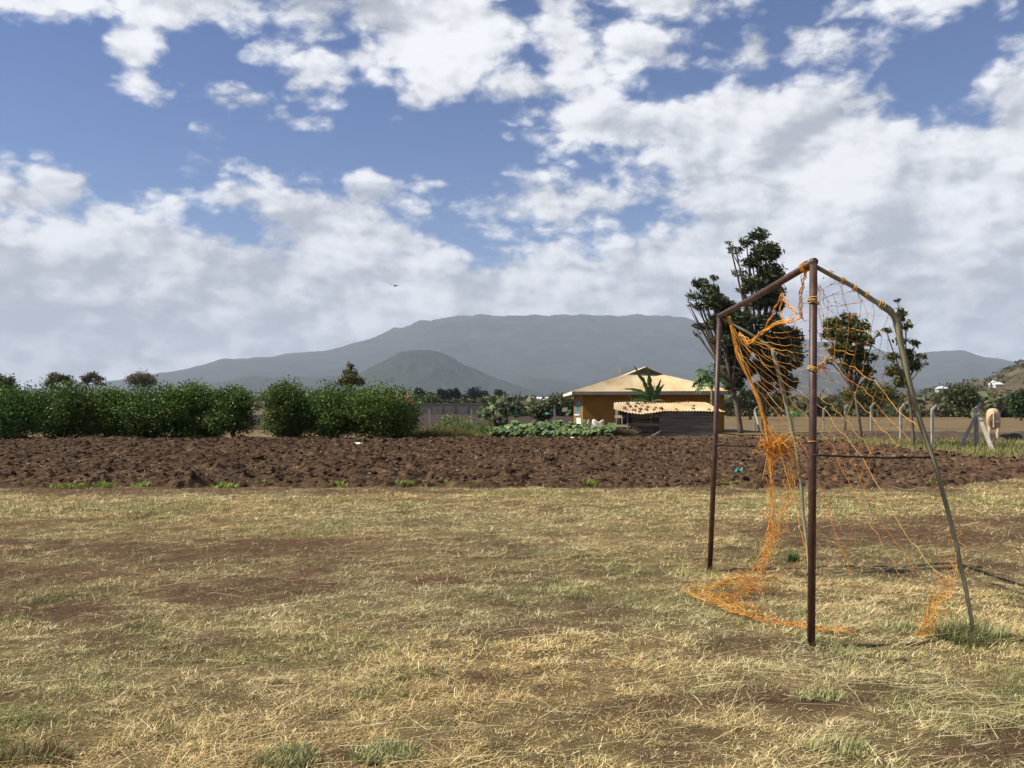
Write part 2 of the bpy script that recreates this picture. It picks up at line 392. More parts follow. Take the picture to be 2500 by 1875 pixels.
# ploughed field --------------------------------------------------------------
def soil_relief(x, y):
    a = np.abs(fbm(x * 2.3, y * 1.7, 61, 3) - 0.5) * 2
    b = fbm(x * 5.2, y * 4.6, 65, 3)
    rows = 0.5 + 0.5 * np.sin(y * 2 * math.pi / 0.95 + 2.2 * fbm(x * 0.25, y * 0.25, 71, 2) * 3)
    c = fbm(x * 11.0, y * 9.0, 67, 2)
    return 0.02 + 0.06 * a + 0.12 * (b - 0.35) + 0.11 * (c - 0.5) + 0.04 * rows + 0.12 * sstep(0.5, 0.8, fbm(x * 1.3, y * 1.5, 69, 3))
def plough_z(x, y):
    mk = plough_mask(x, y)
    return mk * soil_relief(x, y) - (1 - mk) * 0.12
def plough_col(X, Y, Z):
    n = fbm(X * 0.6, Y * 0.8, 81, 4)[..., None]; n2 = fbm(X * 6, Y * 5, 83, 3)[..., None]
    c = np.array([0.042, 0.025, 0.016]) * (1 - n) * 1.15 + np.array([0.092, 0.056, 0.033]) * n * 1.1
    st = sstep(0.60, 0.80, n2) * 0.5
    right = sstep(2.0, 13.0, X)[..., None]
    c = c * (1 + 0.25 * right)
    return c * (1 - st) + np.array([0.20, 0.135, 0.075]) * st
M['plough'] = attr_mat('ploughed_soil', 0.97, 0.08, 0.45, 11.0, 0.9)
plough = grid_sheet('ploughed_field', np.linspace(-34, 24, 700), np.concatenate([np.linspace(16.0, 24, 120), np.linspace(24.08, 44.6, 200)]), plough_z, M['plough'], colf=plough_col, smooth=False)

def ico():
    t = (1 + 5 ** 0.5) / 2
    V = np.array([(-1, t, 0), (1, t, 0), (-1, -t, 0), (1, -t, 0), (0, -1, t), (0, 1, t), (0, -1, -t), (0, 1, -t), (t, 0, -1), (t, 0, 1), (-t, 0, -1), (-t, 0, 1)], dtype=float)
    V /= np.linalg.norm(V[0])
    T = np.array([(0, 11, 5), (0, 5, 1), (0, 1, 7), (0, 7, 10), (0, 10, 11), (1, 5, 9), (5, 11, 4), (11, 10, 2), (10, 7, 6), (7, 1, 8), (3, 9, 4), (3, 4, 2), (3, 2, 6), (3, 6, 8), (3, 8, 9), (4, 9, 5), (2, 4, 11), (6, 2, 10), (8, 6, 7), (9, 8, 1)])
    return V, T
IV, IT = ico()
def rock(seed, flat=0.65, amp=0.5):
    r = np.random.default_rng(seed); V = IV * (1 - amp / 2 + amp * r.random((12, 1))); V[:, 2] *= flat; return V
rng = np.random.default_rng(11)
M['clod'] = noisy('clod_soil', [(0.3, (0.035, 0.020, 0.013)), (0.55, (0.072, 0.042, 0.026)), (0.8, (0.13, 0.08, 0.05))], 7, 6, 0.97, 0.8, 0.03, spec=0.08)
clod_src = []
for k in range(6):
    g = G(); g.add(rock(100 + k, 0.6, 0.6), T=IT); o = g.build('clod', M['clod'], plough); clod_src.append(o)
done = 0
def pl_h(x, y): return float(plough_z(np.array([x]), np.array([y]))[0])
while done < 280:
    y = 16.9 + (rng.random() ** 1.5) * 22; x = (rng.random() * 1.3 - 0.65) * y
    if plough_mask(np.array([x]), np.array([y]))[0] < 0.7: continue
    o = clod_src[done] if done < 6 else clod_src[done % 6].copy()
    if done >= 6: COL.objects.link(o); o.parent = plough
    s = 0.045 + 0.07 * rng.random() ** 3 + 0.0016 * (y - 16)
    if done < 6: s = 0.15
    o.location = (x, y, pl_h(x, y) + s * 0.15); o.scale = (s * (1 + 0.5 * rng.random()), s, s); o.rotation_euler = (rng.random(), rng.random(), rng.random() * 6.28)
    done += 1
n = 16000
y = 16.9 + rng.random(n) ** 1.2 * 26; x = (rng.random(n) * 1.3 - 0.65) * y
k = plough_mask(x, y) > 0.5; x = x[k]; y = y[k]; n = len(x)
z = plough_z(x, y); s = (0.014 + 0.05 * rng.random(n) ** 3 + 0.0012 * (y - 16))
RV = np.stack([rock(200 + i, 0.65, 0.6) for i in range(12)])
ch = rng.integers(0, 12, n); ang = rng.random(n) * 6.28
V = RV[ch] * s[:, None, None]
ca, sa = np.cos(ang)[:, None], np.sin(ang)[:, None]
V = np.stack([V[..., 0] * ca - V[..., 1] * sa, V[..., 0] * sa + V[..., 1] * ca, V[..., 2]], -1) + np.stack([x, y, z + s * 0.2], -1)[:, None, :]
T = (IT[None] + (np.arange(n) * 12)[:, None, None]).reshape(-1, 3)
tone = (0.6 + 0.8 * rng.random(n))[:, None] * np.array([0.066, 0.038, 0.024])
pale = rng.random(n) < 0.05; tone[pale] = np.array([0.20, 0.15, 0.10])
g = G(); g.add(V.reshape(-1, 3), T=T, col=np.repeat(tone, 12, 0)); o = g.build('soil_crumbs', M['plough'], plough); o['kind'] = 'stuff'

# ------------------------------------------------------------------ blades
def blades(g, x, y, z, length, width, lean, az, col, seg=2, seed=0, curl=0.5):
    """length,width,lean (0 upright .. 1 flat), az heading arrays; col (n,3)"""
    n = len(x); r = np.random.default_rng(seed)
    hx, hy = np.cos(az), np.sin(az)
    wxd, wyd = -hy, hx
    tw = r.random(n) * 1.2 - 0.6
    base = np.stack([x, y, z], -1)
    th = lean * math.pi / 2
    d1 = np.stack([hx * np.sin(th), hy * np.sin(th), np.cos(th)], -1)
    th2 = np.minimum(th + curl * r.random(n), math.pi * 0.56)
    d2 = np.stack([hx * np.sin(th2), hy * np.sin(th2), np.cos(th2)], -1)
    W = np.stack([wxd, wyd, 0.4 * tw], -1) * (width / 2)[:, None]
    L = length[:, None]
    if seg == 2:
        mid = base + d1 * L * 0.5; tip = mid + d2 * L * 0.5
        tip[:, 2] = np.maximum(tip[:, 2], z + 0.004); mid[:, 2] = np.maximum(mid[:, 2], z + 0.006)
        V = np.stack([base - W, base + W, mid + W * 0.8, mid - W * 0.8, tip], 1).reshape(-1, 3)
        i = np.arange(n)[:, None] * 5
        g.add(V, Q=i + np.array([[0, 1, 2, 3]]), col=np.repeat(col, 5, 0))
        g.T.append(i + np.array([[3, 2, 4]]) + (g.n - len(V)))
    else:
        tip = base + d2 * L; tip[:, 2] = np.maximum(tip[:, 2], z + 0.004)
        V = np.stack([base - W, base + W, tip], 1).reshape(-1, 3)
        g.add(V, T=np.arange(n)[:, None] * 3 + np.array([[0, 1, 2]]), col=np.repeat(col, 3, 0))
def palette(n, r, stops, w):
    w = np.array(w, dtype=float); w /= w.sum()
    c = np.array(stops)[r.choice(len(stops), n, p=w)]
    return c * (0.72 + 0.56 * r.random((n, 1)))
STRAW = [(0.66, 0.535, 0.275), (0.53, 0.415, 0.19), (0.36, 0.265, 0.115), (0.79, 0.68, 0.43), (0.20, 0.135, 0.065)]
SW = [3, 3.3, 2.4, 1.6, 1.8]
GREEN = [(0.24, 0.25, 0.09), (0.17, 0.185, 0.065), (0.36, 0.34, 0.14)]
def lawn(y0, y1, dens, seg, Lr, Wr, seed, half=0.62, margin=1.6, xr=None):
    r = np.random.default_rng(seed)
    n = int(dens * (y1 - y0) * 2 * (half * (y0 + y1) / 2 + margin))
    y = y0 + (y1 - y0) * r.random(n); w = half * y + margin; x = (r.random(n) * 2 - 1) * w
    b = bare(x, y); keep = (r.random(n) > b * 0.82) & (plough_mask(x, y) < 0.35)
    # clumping
    cl = fbm(x * 4.5, y * 4.5, 91, 3); keep &= r.random(n) < 0.42 + 0.8 * sstep(0.36, 0.62, cl)
    x = x[keep]; y = y[keep]; b = b[keep]; cl = cl[keep]; n = len(x)
    gr = green(x, y); isg = r.random(n) < gr * 0.58 + 0.05
    col = palette(n, r, STRAW, SW); col[isg] = palette(int(isg.sum()), r, GREEN, [2, 2, 1])
    tone = 1.04 + 0.40 * fbm(x * 0.7, y * 0.9, 95, 3)[:, None]; warm = fbm(x * 0.5, y * 0.6, 97, 3)[:, None]
    col = col * tone * (1 + (warm - 0.5) * np.array([0.22, 0.0, -0.2])) * (1 - 0.42 * b[:, None])
    ln_ = Lr[0] + (Lr[1] - Lr[0]) * r.random(n) ** 1.8; ln_ *= 0.7 + 0.7 * sstep(0.4, 0.7, cl)
    wd = Wr[0] + (Wr[1] - Wr[0]) * r.random(n)
    lean = np.where(isg, 0.15 + 0.5 * r.random(n), 0.48 + 0.52 * r.random(n) ** 0.7)
    az = r.random(n) * 6.283; bi = r.random(n) < 0.22; az[bi] = 1.6 * (r.random(int(bi.sum())) - 0.5) - 0.35
    g = G(); blades(g, x, y, lawn_z(x, y) - 0.008, ln_, wd, lean, az, col, seg, seed + 1); return g
lawn_parts = [lawn(2.2, 5.2, 17000, 2, (0.015, 0.085), (0.0016, 0.0036), 1),
              lawn(5.2, 8.0, 10500, 2, (0.018, 0.085), (0.0022, 0.0045), 2),
              lawn(8.0, 12.0, 6000, 1, (0.03, 0.10), (0.004, 0.007), 3),
              lawn(12.0, 22.0, 2600, 1, (0.04, 0.12), (0.006, 0.011), 4)]
for g in lawn_parts:
    o = g.build('dry_grass', M['straw']); lab(o, 'short dry straw coloured grass covering the pitch', 'grass', kind='stuff')
# long straws lying on the grass, and straw litter over the ploughed soil and in front of the shed
r = np.random.default_rng(21)
g = G()
n = 2600; y = 3.0 + 14 * r.random(n) ** 1.6; x = (r.random(n) * 2 - 1) * (0.62 * y + 1)
k = plough_mask(x, y) < 0.3; x = x[k]; y = y[k]; n = len(x)
blades(g, x, y, lawn_z(x, y) + 0.02 + 0.03 * r.random(n), 0.12 + 0.32 * r.random(n) ** 2, 0.002 + 0.0003 * y, 0.85 + 0.15 * r.random(n), np.where(r.random(n) < 0.6, -0.5 + 0.9 * r.random(n), 6.28 * r.random(n)), palette(n, r, [(0.66, 0.56, 0.34), (0.55, 0.44, 0.23)], [1, 1]), 2, 5, 0.2)
n = 130; t = r.random(n)        # one swath of long pale stalks raked together
x = 1.15 + 1.55 * t + 0.16 * r.standard_normal(n); y = 5.15 - 1.1 * t ** 1.3 + 0.10 * r.standard_normal(n)
blades(g, x, y, lawn_z(x, y) + 0.03 + 0.03 * r.random(n), 0.25 + 0.35 * r.random(n), 0.0025 + 0 * x, 0.9 + 0.1 * r.random(n), -0.55 + 0.55 * r.standard_normal(n), palette(n, r, [(0.66, 0.55, 0.31), (0.6, 0.49, 0.25)], [1, 1]), 2, 6, 0.2)
lab(g.build('loose_straw', M['straw']), 'long pale stalks lying loose on the short dry grass', 'straw', kind='stuff')
g = G(); n = 22000; y = 16.8 + 27 * r.random(n) ** 1.1; x = (r.random(n) * 2 - 1) * 0.64 * y
k = (plough_mask(x, y) > 0.3) & (fbm(x * 0.9, y * 1.2, 88, 3) > 0.42 + 0.1 * r.random(n)); x = x[k]; y = y[k]; n = len(x)
blades(g, x, y, plough_z(x, y) + 0.02, 0.08 + 0.14 * r.random(n), 0.008 + 0.0006 * y, 0.6 + 0.4 * r.random(n), 6.28 * r.random(n), palette(n, r, [(0.34, 0.25, 0.13), (0.25, 0.17, 0.09)], [1, 1]), 1, 7)
o = g.build('crop_stubble', M['straw'], plough); o['kind'] = 'stuff'
g = G(); n = 16000; y = 43.0 + 5.5 * r.random(n); x = 4 + 16 * r.random(n); x[:4000] = -30 + 38 * r.random(4000)
k = plough_mask(x, y) < 0.6; x = x[k]; y = y[k]; n = len(x)
blades(g, x, y, 0 * x - 0.02, 0.12 + 0.2 * r.random(n), 0.03 + 0.03 * r.random(n), 0.4 + 0.55 * r.random(n), 6.28 * r.random(n), palette(n, r, [(0.40, 0.31, 0.16), (0.28, 0.20, 0.10), (0.2, 0.15, 0.07)], [2, 2, 1]), 1, 8)
lab(g.build('verge_straw', M['straw']), 'dry trampled straw along the far edge of the ploughed field', 'straw', kind='stuff')
g = G(); n = 42000; y = 20 + 24 * r.random(n); x = 11 + 16 * r.random(n)
k = (plough_mask(x, y) < 0.3) & (x > 10 + 0 * y) & (x < 0.64 * y + 3); x = x[k]; y = y[k]; n = len(x)
gg = sstep(0.4, 0.6, fbm(x * 0.5, y * 0.5, 92, 3))
col = palette(n, r, [(0.30, 0.25, 0.10), (0.22, 0.19, 0.07), (0.36, 0.28, 0.13)], [2, 2, 1]); gi = r.random(n) < 0.25 + 0.55 * gg
col[gi] = palette(int(gi.sum()), r, [(0.17, 0.19, 0.06), (0.13, 0.155, 0.05)], [1, 1])
blades(g, x, y, 0 * x - 0.07, 0.16 + 0.2 * r.random(n), 0.02 + 0.02 * r.random(n), 0.1 + 0.6 * r.random(n), 6.28 * r.random(n), col, 1, 9)
lab(g.build('verge_grass', M['straw']), 'greenish grass strip between ploughed soil and concrete fence posts', 'grass', kind='stuff')

# far fields ---------------------------------------------------------------------
grid_sheet('far_soil_field', np.linspace(-95, 13, 120), np.linspace(66, 258, 160), lambda x, y: 0.03 + 0.14 * (fbm(x * 1.1, y * 1.1, 15, 3) - 0.3) * sstep(66, 70, y), M['soil_far'])
def furrow_z(x, y):
    c = 45.5 - 0.2 * (x - 22) + 1.2 * (fbm(x * 0.3, y * 0.1, 16, 2) - 0.5)
    return -0.1 + (0.42 * (1 - sstep(0.5, 3.2, np.abs(y - c)))) * (0.7 + 0.6 * fbm(x * 1.4, y * 1.4, 18, 3)) * sstep(14.5, 17.5, x)
M['soil_mid'] = noisy('dark_furrow_soil', [(0.3, (0.045, 0.032, 0.024)), (0.7, (0.11, 0.08, 0.056))], 2.5, 8, 0.95, 0.8, 0.08)
grid_sheet('furrow_soil', np.linspace(10, 42, 200), np.linspace(38, 52, 110), furrow_z, M['soil_mid'])
M['tan_field'] = noisy('tan_field', [(0.3, (0.085, 0.062, 0.028)), (0.5, (0.15, 0.105, 0.05)), (0.72, (0.19, 0.14, 0.065))], 0.25, 9, 0.95, 0.4, 0.05, bscale=5)
grid_sheet('dry_pasture', np.linspace(13.5, 130, 60), np.linspace(52, 190, 60), lambda x, y: 0.01 + 0 * x, M['tan_field'])

# ------------------------------------------------------------------ mountains and hills
M['mountain'] = noisy('mountain_forest', [(0.3, (0.028, 0.033, 0.027)), (0.7, (0.058, 0.060, 0.046))], 0.004, 9, 1.0, 0.0, spec=0.0)
M['hill'] = noisy('hill_scrub', [(0.3, (0.016, 0.023, 0.015)), (0.5, (0.030, 0.036, 0.022)), (0.72, (0.058, 0.058, 0.036))], 0.03, 9, 1.0, 0.6, 6.0, spec=0.0, bscale=0.06)
def ridge(name, pts, r0, r1, r2, mat, amp=0.05, nA=260, nR=60, seed=1, nscale=None, label=None):
    pa = np.array([azel(p[0], p[1]) for p in pts]); a = np.linspace(pa[0, 0], pa[-1, 0], nA)
    H = np.interp(a, pa[:, 0], np.tan(pa[:, 1])) * r0 + CAM_H
    R = np.concatenate([np.linspace(r1, r0, nR), np.linspace(r0, r2, nR // 2)[1:]])
    A, RR = np.meshgrid(a, R); Hh = np.broadcast_to(H, A.shape)
    prof = np.where(RR <= r0, sstep(0, 1, (RR - r1) / (r0 - r1)) ** 0.9, 1 - sstep(r0, r2, RR))
    X = RR * np.sin(A); Y = RR * np.cos(A); ns = nscale or (r0 * 0.03)
    nzv = fbm(X / ns, Y / ns, seed, 5) - 0.5
    Z = Hh * (prof + amp * nzv * 4 * prof * (1 - 0.6 * prof)) - 4 + H.max() * 0.012 * (fbm(X / ns * 5, Y / ns * 5, seed + 3, 3) - 0.5) * prof
    n, mm = A.shape; idx = np.arange(n * mm).reshape(n, mm)
    Q = np.stack([idx[:-1, :-1], idx[:-1, 1:], idx[1:, 1:], idx[1:, :-1]], -1).reshape(-1, 4)
    g = G(); g.add(np.stack([X, Y, Z], -1).reshape(-1, 3), Q=Q); o = g.build(name, mat, None, True); o['kind'] = 'structure'
    return o
ridge('mountain', [(-900, 985), (-300, 968), (60, 952), (250, 936), (373, 917), (455, 905), (542, 884), (590, 879), (625, 874), (660, 876), (723, 868), (800, 858), (859, 846), (910, 832), (961, 816), (1017, 797), (1085, 783), (1160, 779), (1243, 775), (1360, 776), (1470, 778), (1600, 780), (1684, 784), (1800, 800), (1921, 826), (2050, 850), (2150, 862), (2215, 873), (2260, 868), (2300, 862), (2351, 861), (2400, 873), (2430, 877), (2500, 893), (2800, 935), (3400, 980)], 12500, 6400, 16500, M['mountain'], 0.09, 520, 110, 3, 420)
ridge('foothills', [(200, 990), (420, 960), (520, 935), (600, 922), (690, 924), (800, 918), (900, 930), (1040, 945), (1150, 950), (1260, 930), (1300, 919), (1350, 925), (1420, 940), (1470, 925), (1500, 905), (1530, 896), (1560, 905), (1640, 935), (1760, 945), (1880, 920), (1960, 905), (2010, 908), (2060, 918), (2150, 925), (2250, 950), (2400, 985)], 8200, 5600, 10500, M['hill'], 0.12, 320, 50, 7)
ridge('cone_hill', [(700, 990), (790, 962), (836, 938), (880, 911), (927, 886), (972, 864), (1000, 857), (1030, 854), (1062, 857), (1096, 870), (1141, 893), (1198, 918), (1254, 938), (1330, 960), (1420, 985)], 6600, 5000, 7800, M['hill'], 0.07, 260, 70, 9, 90)
M['slope'] = noisy('slope_scrub', [(0.28, (0.05, 0.052, 0.028)), (0.5, (0.095, 0.074, 0.05)), (0.7, (0.14, 0.11, 0.07))], 0.02, 9, 1.0, 0.6, 2.0, spec=0.0, bscale=0.15)
ridge('hillside', [(1980, 998), (2100, 985), (2180, 968), (2240, 955), (2330, 938), (2420, 918), (2460, 902), (2500, 882), (2600, 845), (2900, 790), (3300, 800), (3700, 900)], 1150, 480, 1700, M['slope'], 0.08, 240, 60, 12, 50)

# ------------------------------------------------------------------ foliage
def unit(r, n):
    v = r.standard_normal((n, 3)); return v / np.linalg.norm(v, axis=1, keepdims=True)
def foliage(lobes, n, ln, wd, cols, cw, seed, clusters=26, cs=0.26, shell=0.5, bias=(0, 0, 0.25), folded=False, base=0.72):
    """lobes: (x,y,z,rx,ry,rz). Leaf quads gathered in clusters through the lobes' volume."""
    r = np.random.default_rng(seed); lb = np.array(lobes, dtype=float)
    vol = (lb[:, 3] * lb[:, 4] * lb[:, 5]) ** 0.75; K = np.maximum(3, (clusters * len(lb) * vol / vol.sum()).astype(int))
    cc = []; cr = []
    for l, k in zip(lb, K):
        d = unit(r, k) * (shell + (1 - shell) * r.random((k, 1)) ** 0.6)
        cc.append(l[:3] + d * l[3:]); cr.append(np.full(k, (l[3] * l[4] * l[5]) ** (1 / 3) * cs))
    cc = np.concatenate(cc); cr = np.concatenate(cr)
    ci = r.choice(len(cc), n, p=(cr ** 2) / (cr ** 2).sum())
    P = cc[ci] + r.standard_normal((n, 3)) * cr[ci][:, None] * np.array([1, 1, 0.75])
    ax = unit(r, n) + np.array(bias); ax /= np.linalg.norm(ax, axis=1, keepdims=True)
    b = np.cross(ax, unit(r, n)); b /= np.linalg.norm(b, axis=1, keepdims=True) + 1e-9
    L = ln * (0.65 + 0.7 * r.random((n, 1))) / 2; Wd = wd * (0.65 + 0.7 * r.random((n, 1))) / 2
    V = np.stack([P - ax * L, P + b * Wd - ax * L * 0.1, P + ax * L, P - b * Wd - ax * L * 0.1], 1).reshape(-1, 3)
    c = palette(n, r, cols, cw); ct = (base + (1 - base) * 2 * r.random(len(cc)))[ci][:, None]; c = c * ct
    g = G(); g.add(V, Q=np.arange(n)[:, None] * 4 + np.array([[0, 1, 2, 3]]), col=np.repeat(c, 4, 0)); return g
def branchy(base, lobes, r0, seed, name='trunk', n_sub=2, mat=None, parent=None, fork=0.45):
    """tapered trunk with a limb into every lobe"""
    rr = random.Random(seed); g = G(); base = Vector(base)
    top = sum((Vector(l[:3]) for l in lobes), Vector()) / len(lobes)
    f = base.lerp(top, fork); f.x += rr.uniform(-0.1, 0.1)
    g.tube(catmull([base - Vector((0, 0, 0.15)), base.lerp(f, 0.5) + Vector((rr.uniform(-.05, .05), 0, 0)), f], 4), [r0 * (1 - 0.045 * i) for i in range(9)], 8)
    for l in lobes:
        e = Vector(l[:3]); mid = f.lerp(e, 0.5) + Vector((rr.uniform(-.15, .15) * l[3], rr.uniform(-.1, .1), rr.uniform(0, .2) * l[5]))
        pts = catmull([f - Vector((0, 0, 0.05)), mid, e], 4)
        g.tube(pts, [r0 * 0.55 * (1 - 0.085 * i) for i in range(len(pts))], 6)
        for k in range(n_sub):
            q = mid.lerp(e, rr.random()); t = e + Vector((rr.uniform(-.8, .8) * l[3], rr.uniform(-.8, .8) * l[4], rr.uniform(-.3, .8) * l[5]))
            g.tube([q, q.lerp(t, 0.5) + Vector((0, 0, 0.05 * l[5])), t], [r0 * 0.22, r0 * 0.15, r0 * 0.05], 5)
    return g.build(name, mat or M['bark'], parent, True)
def K_(x): return x * 2500.0 / 2212.0
def lobes_px(lst, Y, dy=0.8, sc=1.0):
    """lobes given in pixels of the 2212 wide view -> world lobes round depth Y"""
    out = []; rr = random.Random(len(lst) * 7 + int(Y))
    for cx, cy, rx, ry in lst:
        yy = Y + rr.uniform(-dy, dy); p = wp(K_(cx), K_(cy), yy); k = yy / F * 2500 / 2212
        out.append((p.x, p.y, p.z, rx * k * sc, (rx + ry) / 2 * k * sc, ry * k * sc))
    return out

# hedge bushes -------------------------------------------------------------------
HG = [(0.110, 0.175, 0.022), (0.072, 0.130, 0.018), (0.18, 0.235, 0.036), (0.045, 0.090, 0.016), (0.28, 0.29, 0.06)]
HW = [4, 3, 2.2, 1.5, 0.35]
hedge = [  # centre x, top y, half width (2212 view), depth, lean label
    (18, 832, 78, 43.2, 'leftmost hedge bush, cut by the picture edge, with bare stems showing below', 'open'),
    (142, 822, 60, 43.6, 'tall rounded hedge bush right of the bush with bare stems'),
    (238, 836, 52, 43.9, 'lower hedge bush in front of the first flat-topped far tree'),
    (330, 830, 58, 43.7, 'hedge bush below the wide flat-topped far tree'),
    (418, 828, 56, 43.9, 'middle hedge bush with a dense dark base, left of the hedge gap'),
    (503, 838, 46, 44.0, 'hedge bush standing just left of the gap in the hedge', 'open'),
    (622, 826, 47, 43.6, 'hedge bush standing just right of the gap in the hedge', 'semi'),
    (722, 832, 58, 43.6, 'hedge bush under the tree with yellow blossom'),
    (826, 832, 66, 43.0, 'rightmost hedge bush, broad and dense, beside the dry weeds')]
for i, hb in enumerate(hedge):
    cx, ty, hw, Y, label = hb[:5]; style = hb[5] if len(hb) > 5 else 'full'
    b = gp(K_(cx), K_(946)); b = Vector((ray(K_(cx), 1000).x * Y, Y, 0))
    k = Y / F * 2500 / 2212; top = wp(K_(cx), K_(ty), Y).z; W = hw * k * 1.42
    rr = random.Random(300 + i); lobes = []
    for j in range(17):
        a = rr.uniform(0, 6.28); q = rr.uniform(0.2, 1.05)
        rad = W * rr.uniform(0.22, 0.46); zz = top * rr.uniform(0.93, 1.03) - rad * 0.85 - rr.random() ** 1.4 * top * 0.45
        lobes.append((b.x + math.cos(a) * W * q * 0.75, Y - 0.45 + math.sin(a) * W * q * 0.6, zz, rad, rad, rad * 0.85))
    lobes.append((b.x, Y, top - W * 0.55, W * 0.62, W * 0.6, W * 0.55))
    if style != 'open':
        for j in range(9 if style == 'full' else 5):
            rad = W * rr.uniform(0.36, 0.5); lobes.append((b.x + rr.uniform(-.55, .55) * W, Y + 0.35 + rr.uniform(-.4, .3) * W, rad * rr.uniform(0.75, 1.3), rad, rad, rad * 0.9))
    else:
        rad = W * 0.38; lobes.append((b.x - W * 0.6, Y, rad * 0.9, rad, rad, rad * 0.9))
    root = empty('hedge_bush', b, label, 'bush', 'hedge bushes along the far edge of the ploughed field')
    lob = [(l[0] - b.x, l[1] - b.y, l[2], *l[3:]) for l in lobes]
    tint = np.array([rr.uniform(.8, 1.05), rr.uniform(.92, 1.12), rr.uniform(.8, 1.1)]); HC = [tuple(np.array(c) * tint * 0.8) for c in HG]
    foliage(lob, 21000, 0.13, 0.06, HC, HW, 400 + i, 120, 0.22, 0.45, (0, 0, 0.35), base=0.5).build('foliage', M['leaf'], root)
    for j in range(5):
        l = lob[rr.randrange(17)]; s0 = Vector((rr.uniform(-.25, .25), rr.uniform(-.2, .2), -0.1)); e = Vector(l[:3])
        G().tube(catmull([s0, s0.lerp(e, 0.45) + Vector((rr.uniform(-.15, .15), 0, 0.1)), e], 4), [0.05, .048, .045, .042, .04, .036, .03, .025, .018], 6).build('stem', M['bark'], root, True)

# tall wind-bent trees and young trees by the fence --------------------------------------
TG = [(0.062, 0.078, 0.034), (0.042, 0.056, 0.026), (0.095, 0.105, 0.048), (0.13, 0.12, 0.065)]
TW = [3, 3, 2, 0.6]
def tree(name, label, base_px, Y, lobes_disp, n, leaf, cols, cw, r0, seed, cat='tree', group=None, clusters=14, cs=0.34, bias=(-0.5, 0, 0.4), fork=0.5, dy=0.8, shell=0.35, n_sub=2, z0=0.0):
    b = Vector((ray(base_px, 1000).x * Y, Y, z0))
    root = empty(name, b, label, cat, group)
    lob = [(l[0] - b.x, l[1] - b.y, l[2] - b.z, *l[3:]) for l in lobes_px(lobes_disp, Y, dy, 0.82)]
    branchy((0, 0, 0), lob, r0, seed, 'trunk', n_sub, None, root, fork)
    foliage(lob, n, leaf[0], leaf[1], cols, cw, seed + 1, clusters * len(lob) / max(1, len(lob)), cs, shell, bias).build('crown', M['leaf'], root)
    return root
tree('silky_oak_tree', 'tallest tree, dark and bent by wind, behind the goal crossbar', 1867, 56.0,
     [(1640, 508, 26, 16), (1612, 522, 22, 12), (1590, 540, 26, 9), (1655, 545, 36, 24), (1625, 566, 30, 14), (1600, 590, 26, 8), (1665, 592, 34, 26), (1630, 612, 32, 18), (1670, 632, 30, 24), (1640, 652, 34, 18), (1605, 628, 22, 8), (1680, 660, 22, 18), (1665, 700, 32, 26), (1700, 735, 36, 32), (1660, 745, 34, 26), (1712, 775, 30, 26), (1675, 795, 36, 28), (1700, 825, 28, 20), (1640, 790, 26, 20), (1650, 835, 26, 18), (1690, 850, 20, 12), (1632, 690, 22, 14), (1625, 735, 20, 12), (1608, 655, 16, 8), (1575, 522, 14, 6)],
     13000, (0.38, 0.11), TG, TW, 0.21, 51, clusters=330, cs=0.19, fork=0.42, bias=(-0.9, 0, 0.5))
tree('silky_oak_tree', 'broader dark tree left of the tallest tree, above the house roof end', 1809, 55.0,
     [(1512, 612, 20, 12), (1500, 640, 22, 10), (1535, 625, 24, 14), (1545, 650, 30, 20), (1515, 662, 24, 10), (1570, 668, 30, 22), (1555, 695, 34, 20), (1520, 705, 26, 8), (1600, 690, 30, 22), (1590, 722, 36, 22), (1560, 735, 28, 14), (1618, 740, 28, 24), (1590, 765, 34, 22), (1565, 790, 26, 20), (1605, 800, 30, 22), (1585, 830, 26, 18), (1560, 815, 18, 12), (1610, 850, 18, 10), (1490, 660, 14, 7), (1505, 720, 12, 6), (1540, 600, 12, 8)],
     11500, (0.38, 0.11), TG, TW, 0.19, 53, clusters=280, cs=0.19, fork=0.45, bias=(-0.9, 0, 0.5))
YG = [(0.10, 0.12, 0.036), (0.07, 0.09, 0.03), (0.16, 0.155, 0.05), (0.05, 0.066, 0.026)]
tree('young_tree', 'young round-crowned tree seen through the net right of the near post', 2104, 38.5,
     [(1800, 700, 26, 16), (1835, 692, 24, 16), (1862, 705, 22, 16), (1790, 722, 22, 16), (1828, 725, 34, 20), (1868, 735, 24, 18), (1815, 755, 30, 18), (1850, 765, 32, 20), (1880, 775, 18, 12), (1835, 790, 26, 14), (1865, 800, 24, 16), (1875, 825, 18, 12), (1778, 745, 12, 8), (1895, 720, 10, 8), (1822, 675, 10, 8), (1795, 780, 14, 8), (1890, 805, 10, 6)],
     3300, (0.27, 0.10), YG, [3, 2, 1.5, 2], 0.085, 57, clusters=100, cs=0.16, fork=0.55)
tree('young_tree', 'sparse young tree with scattered leaf tufts behind the bent net stake', 2230, 35.5,
     [(1938, 650, 8, 8), (1945, 680, 12, 16), (1925, 668, 9, 7), (1958, 705, 12, 12), (1915, 715, 14, 8), (1945, 735, 16, 10), (1975, 740, 14, 9), (1960, 765, 18, 14), (1990, 770, 14, 8), (1925, 770, 16, 10), (1970, 790, 22, 14), (1930, 800, 20, 14), (2000, 785, 10, 6), (1945, 825, 18, 12)],
     1500, (0.24, 0.09), YG, [3, 2, 1.5, 2], 0.075, 59, clusters=46, cs=0.26, fork=0.6, shell=0.1)

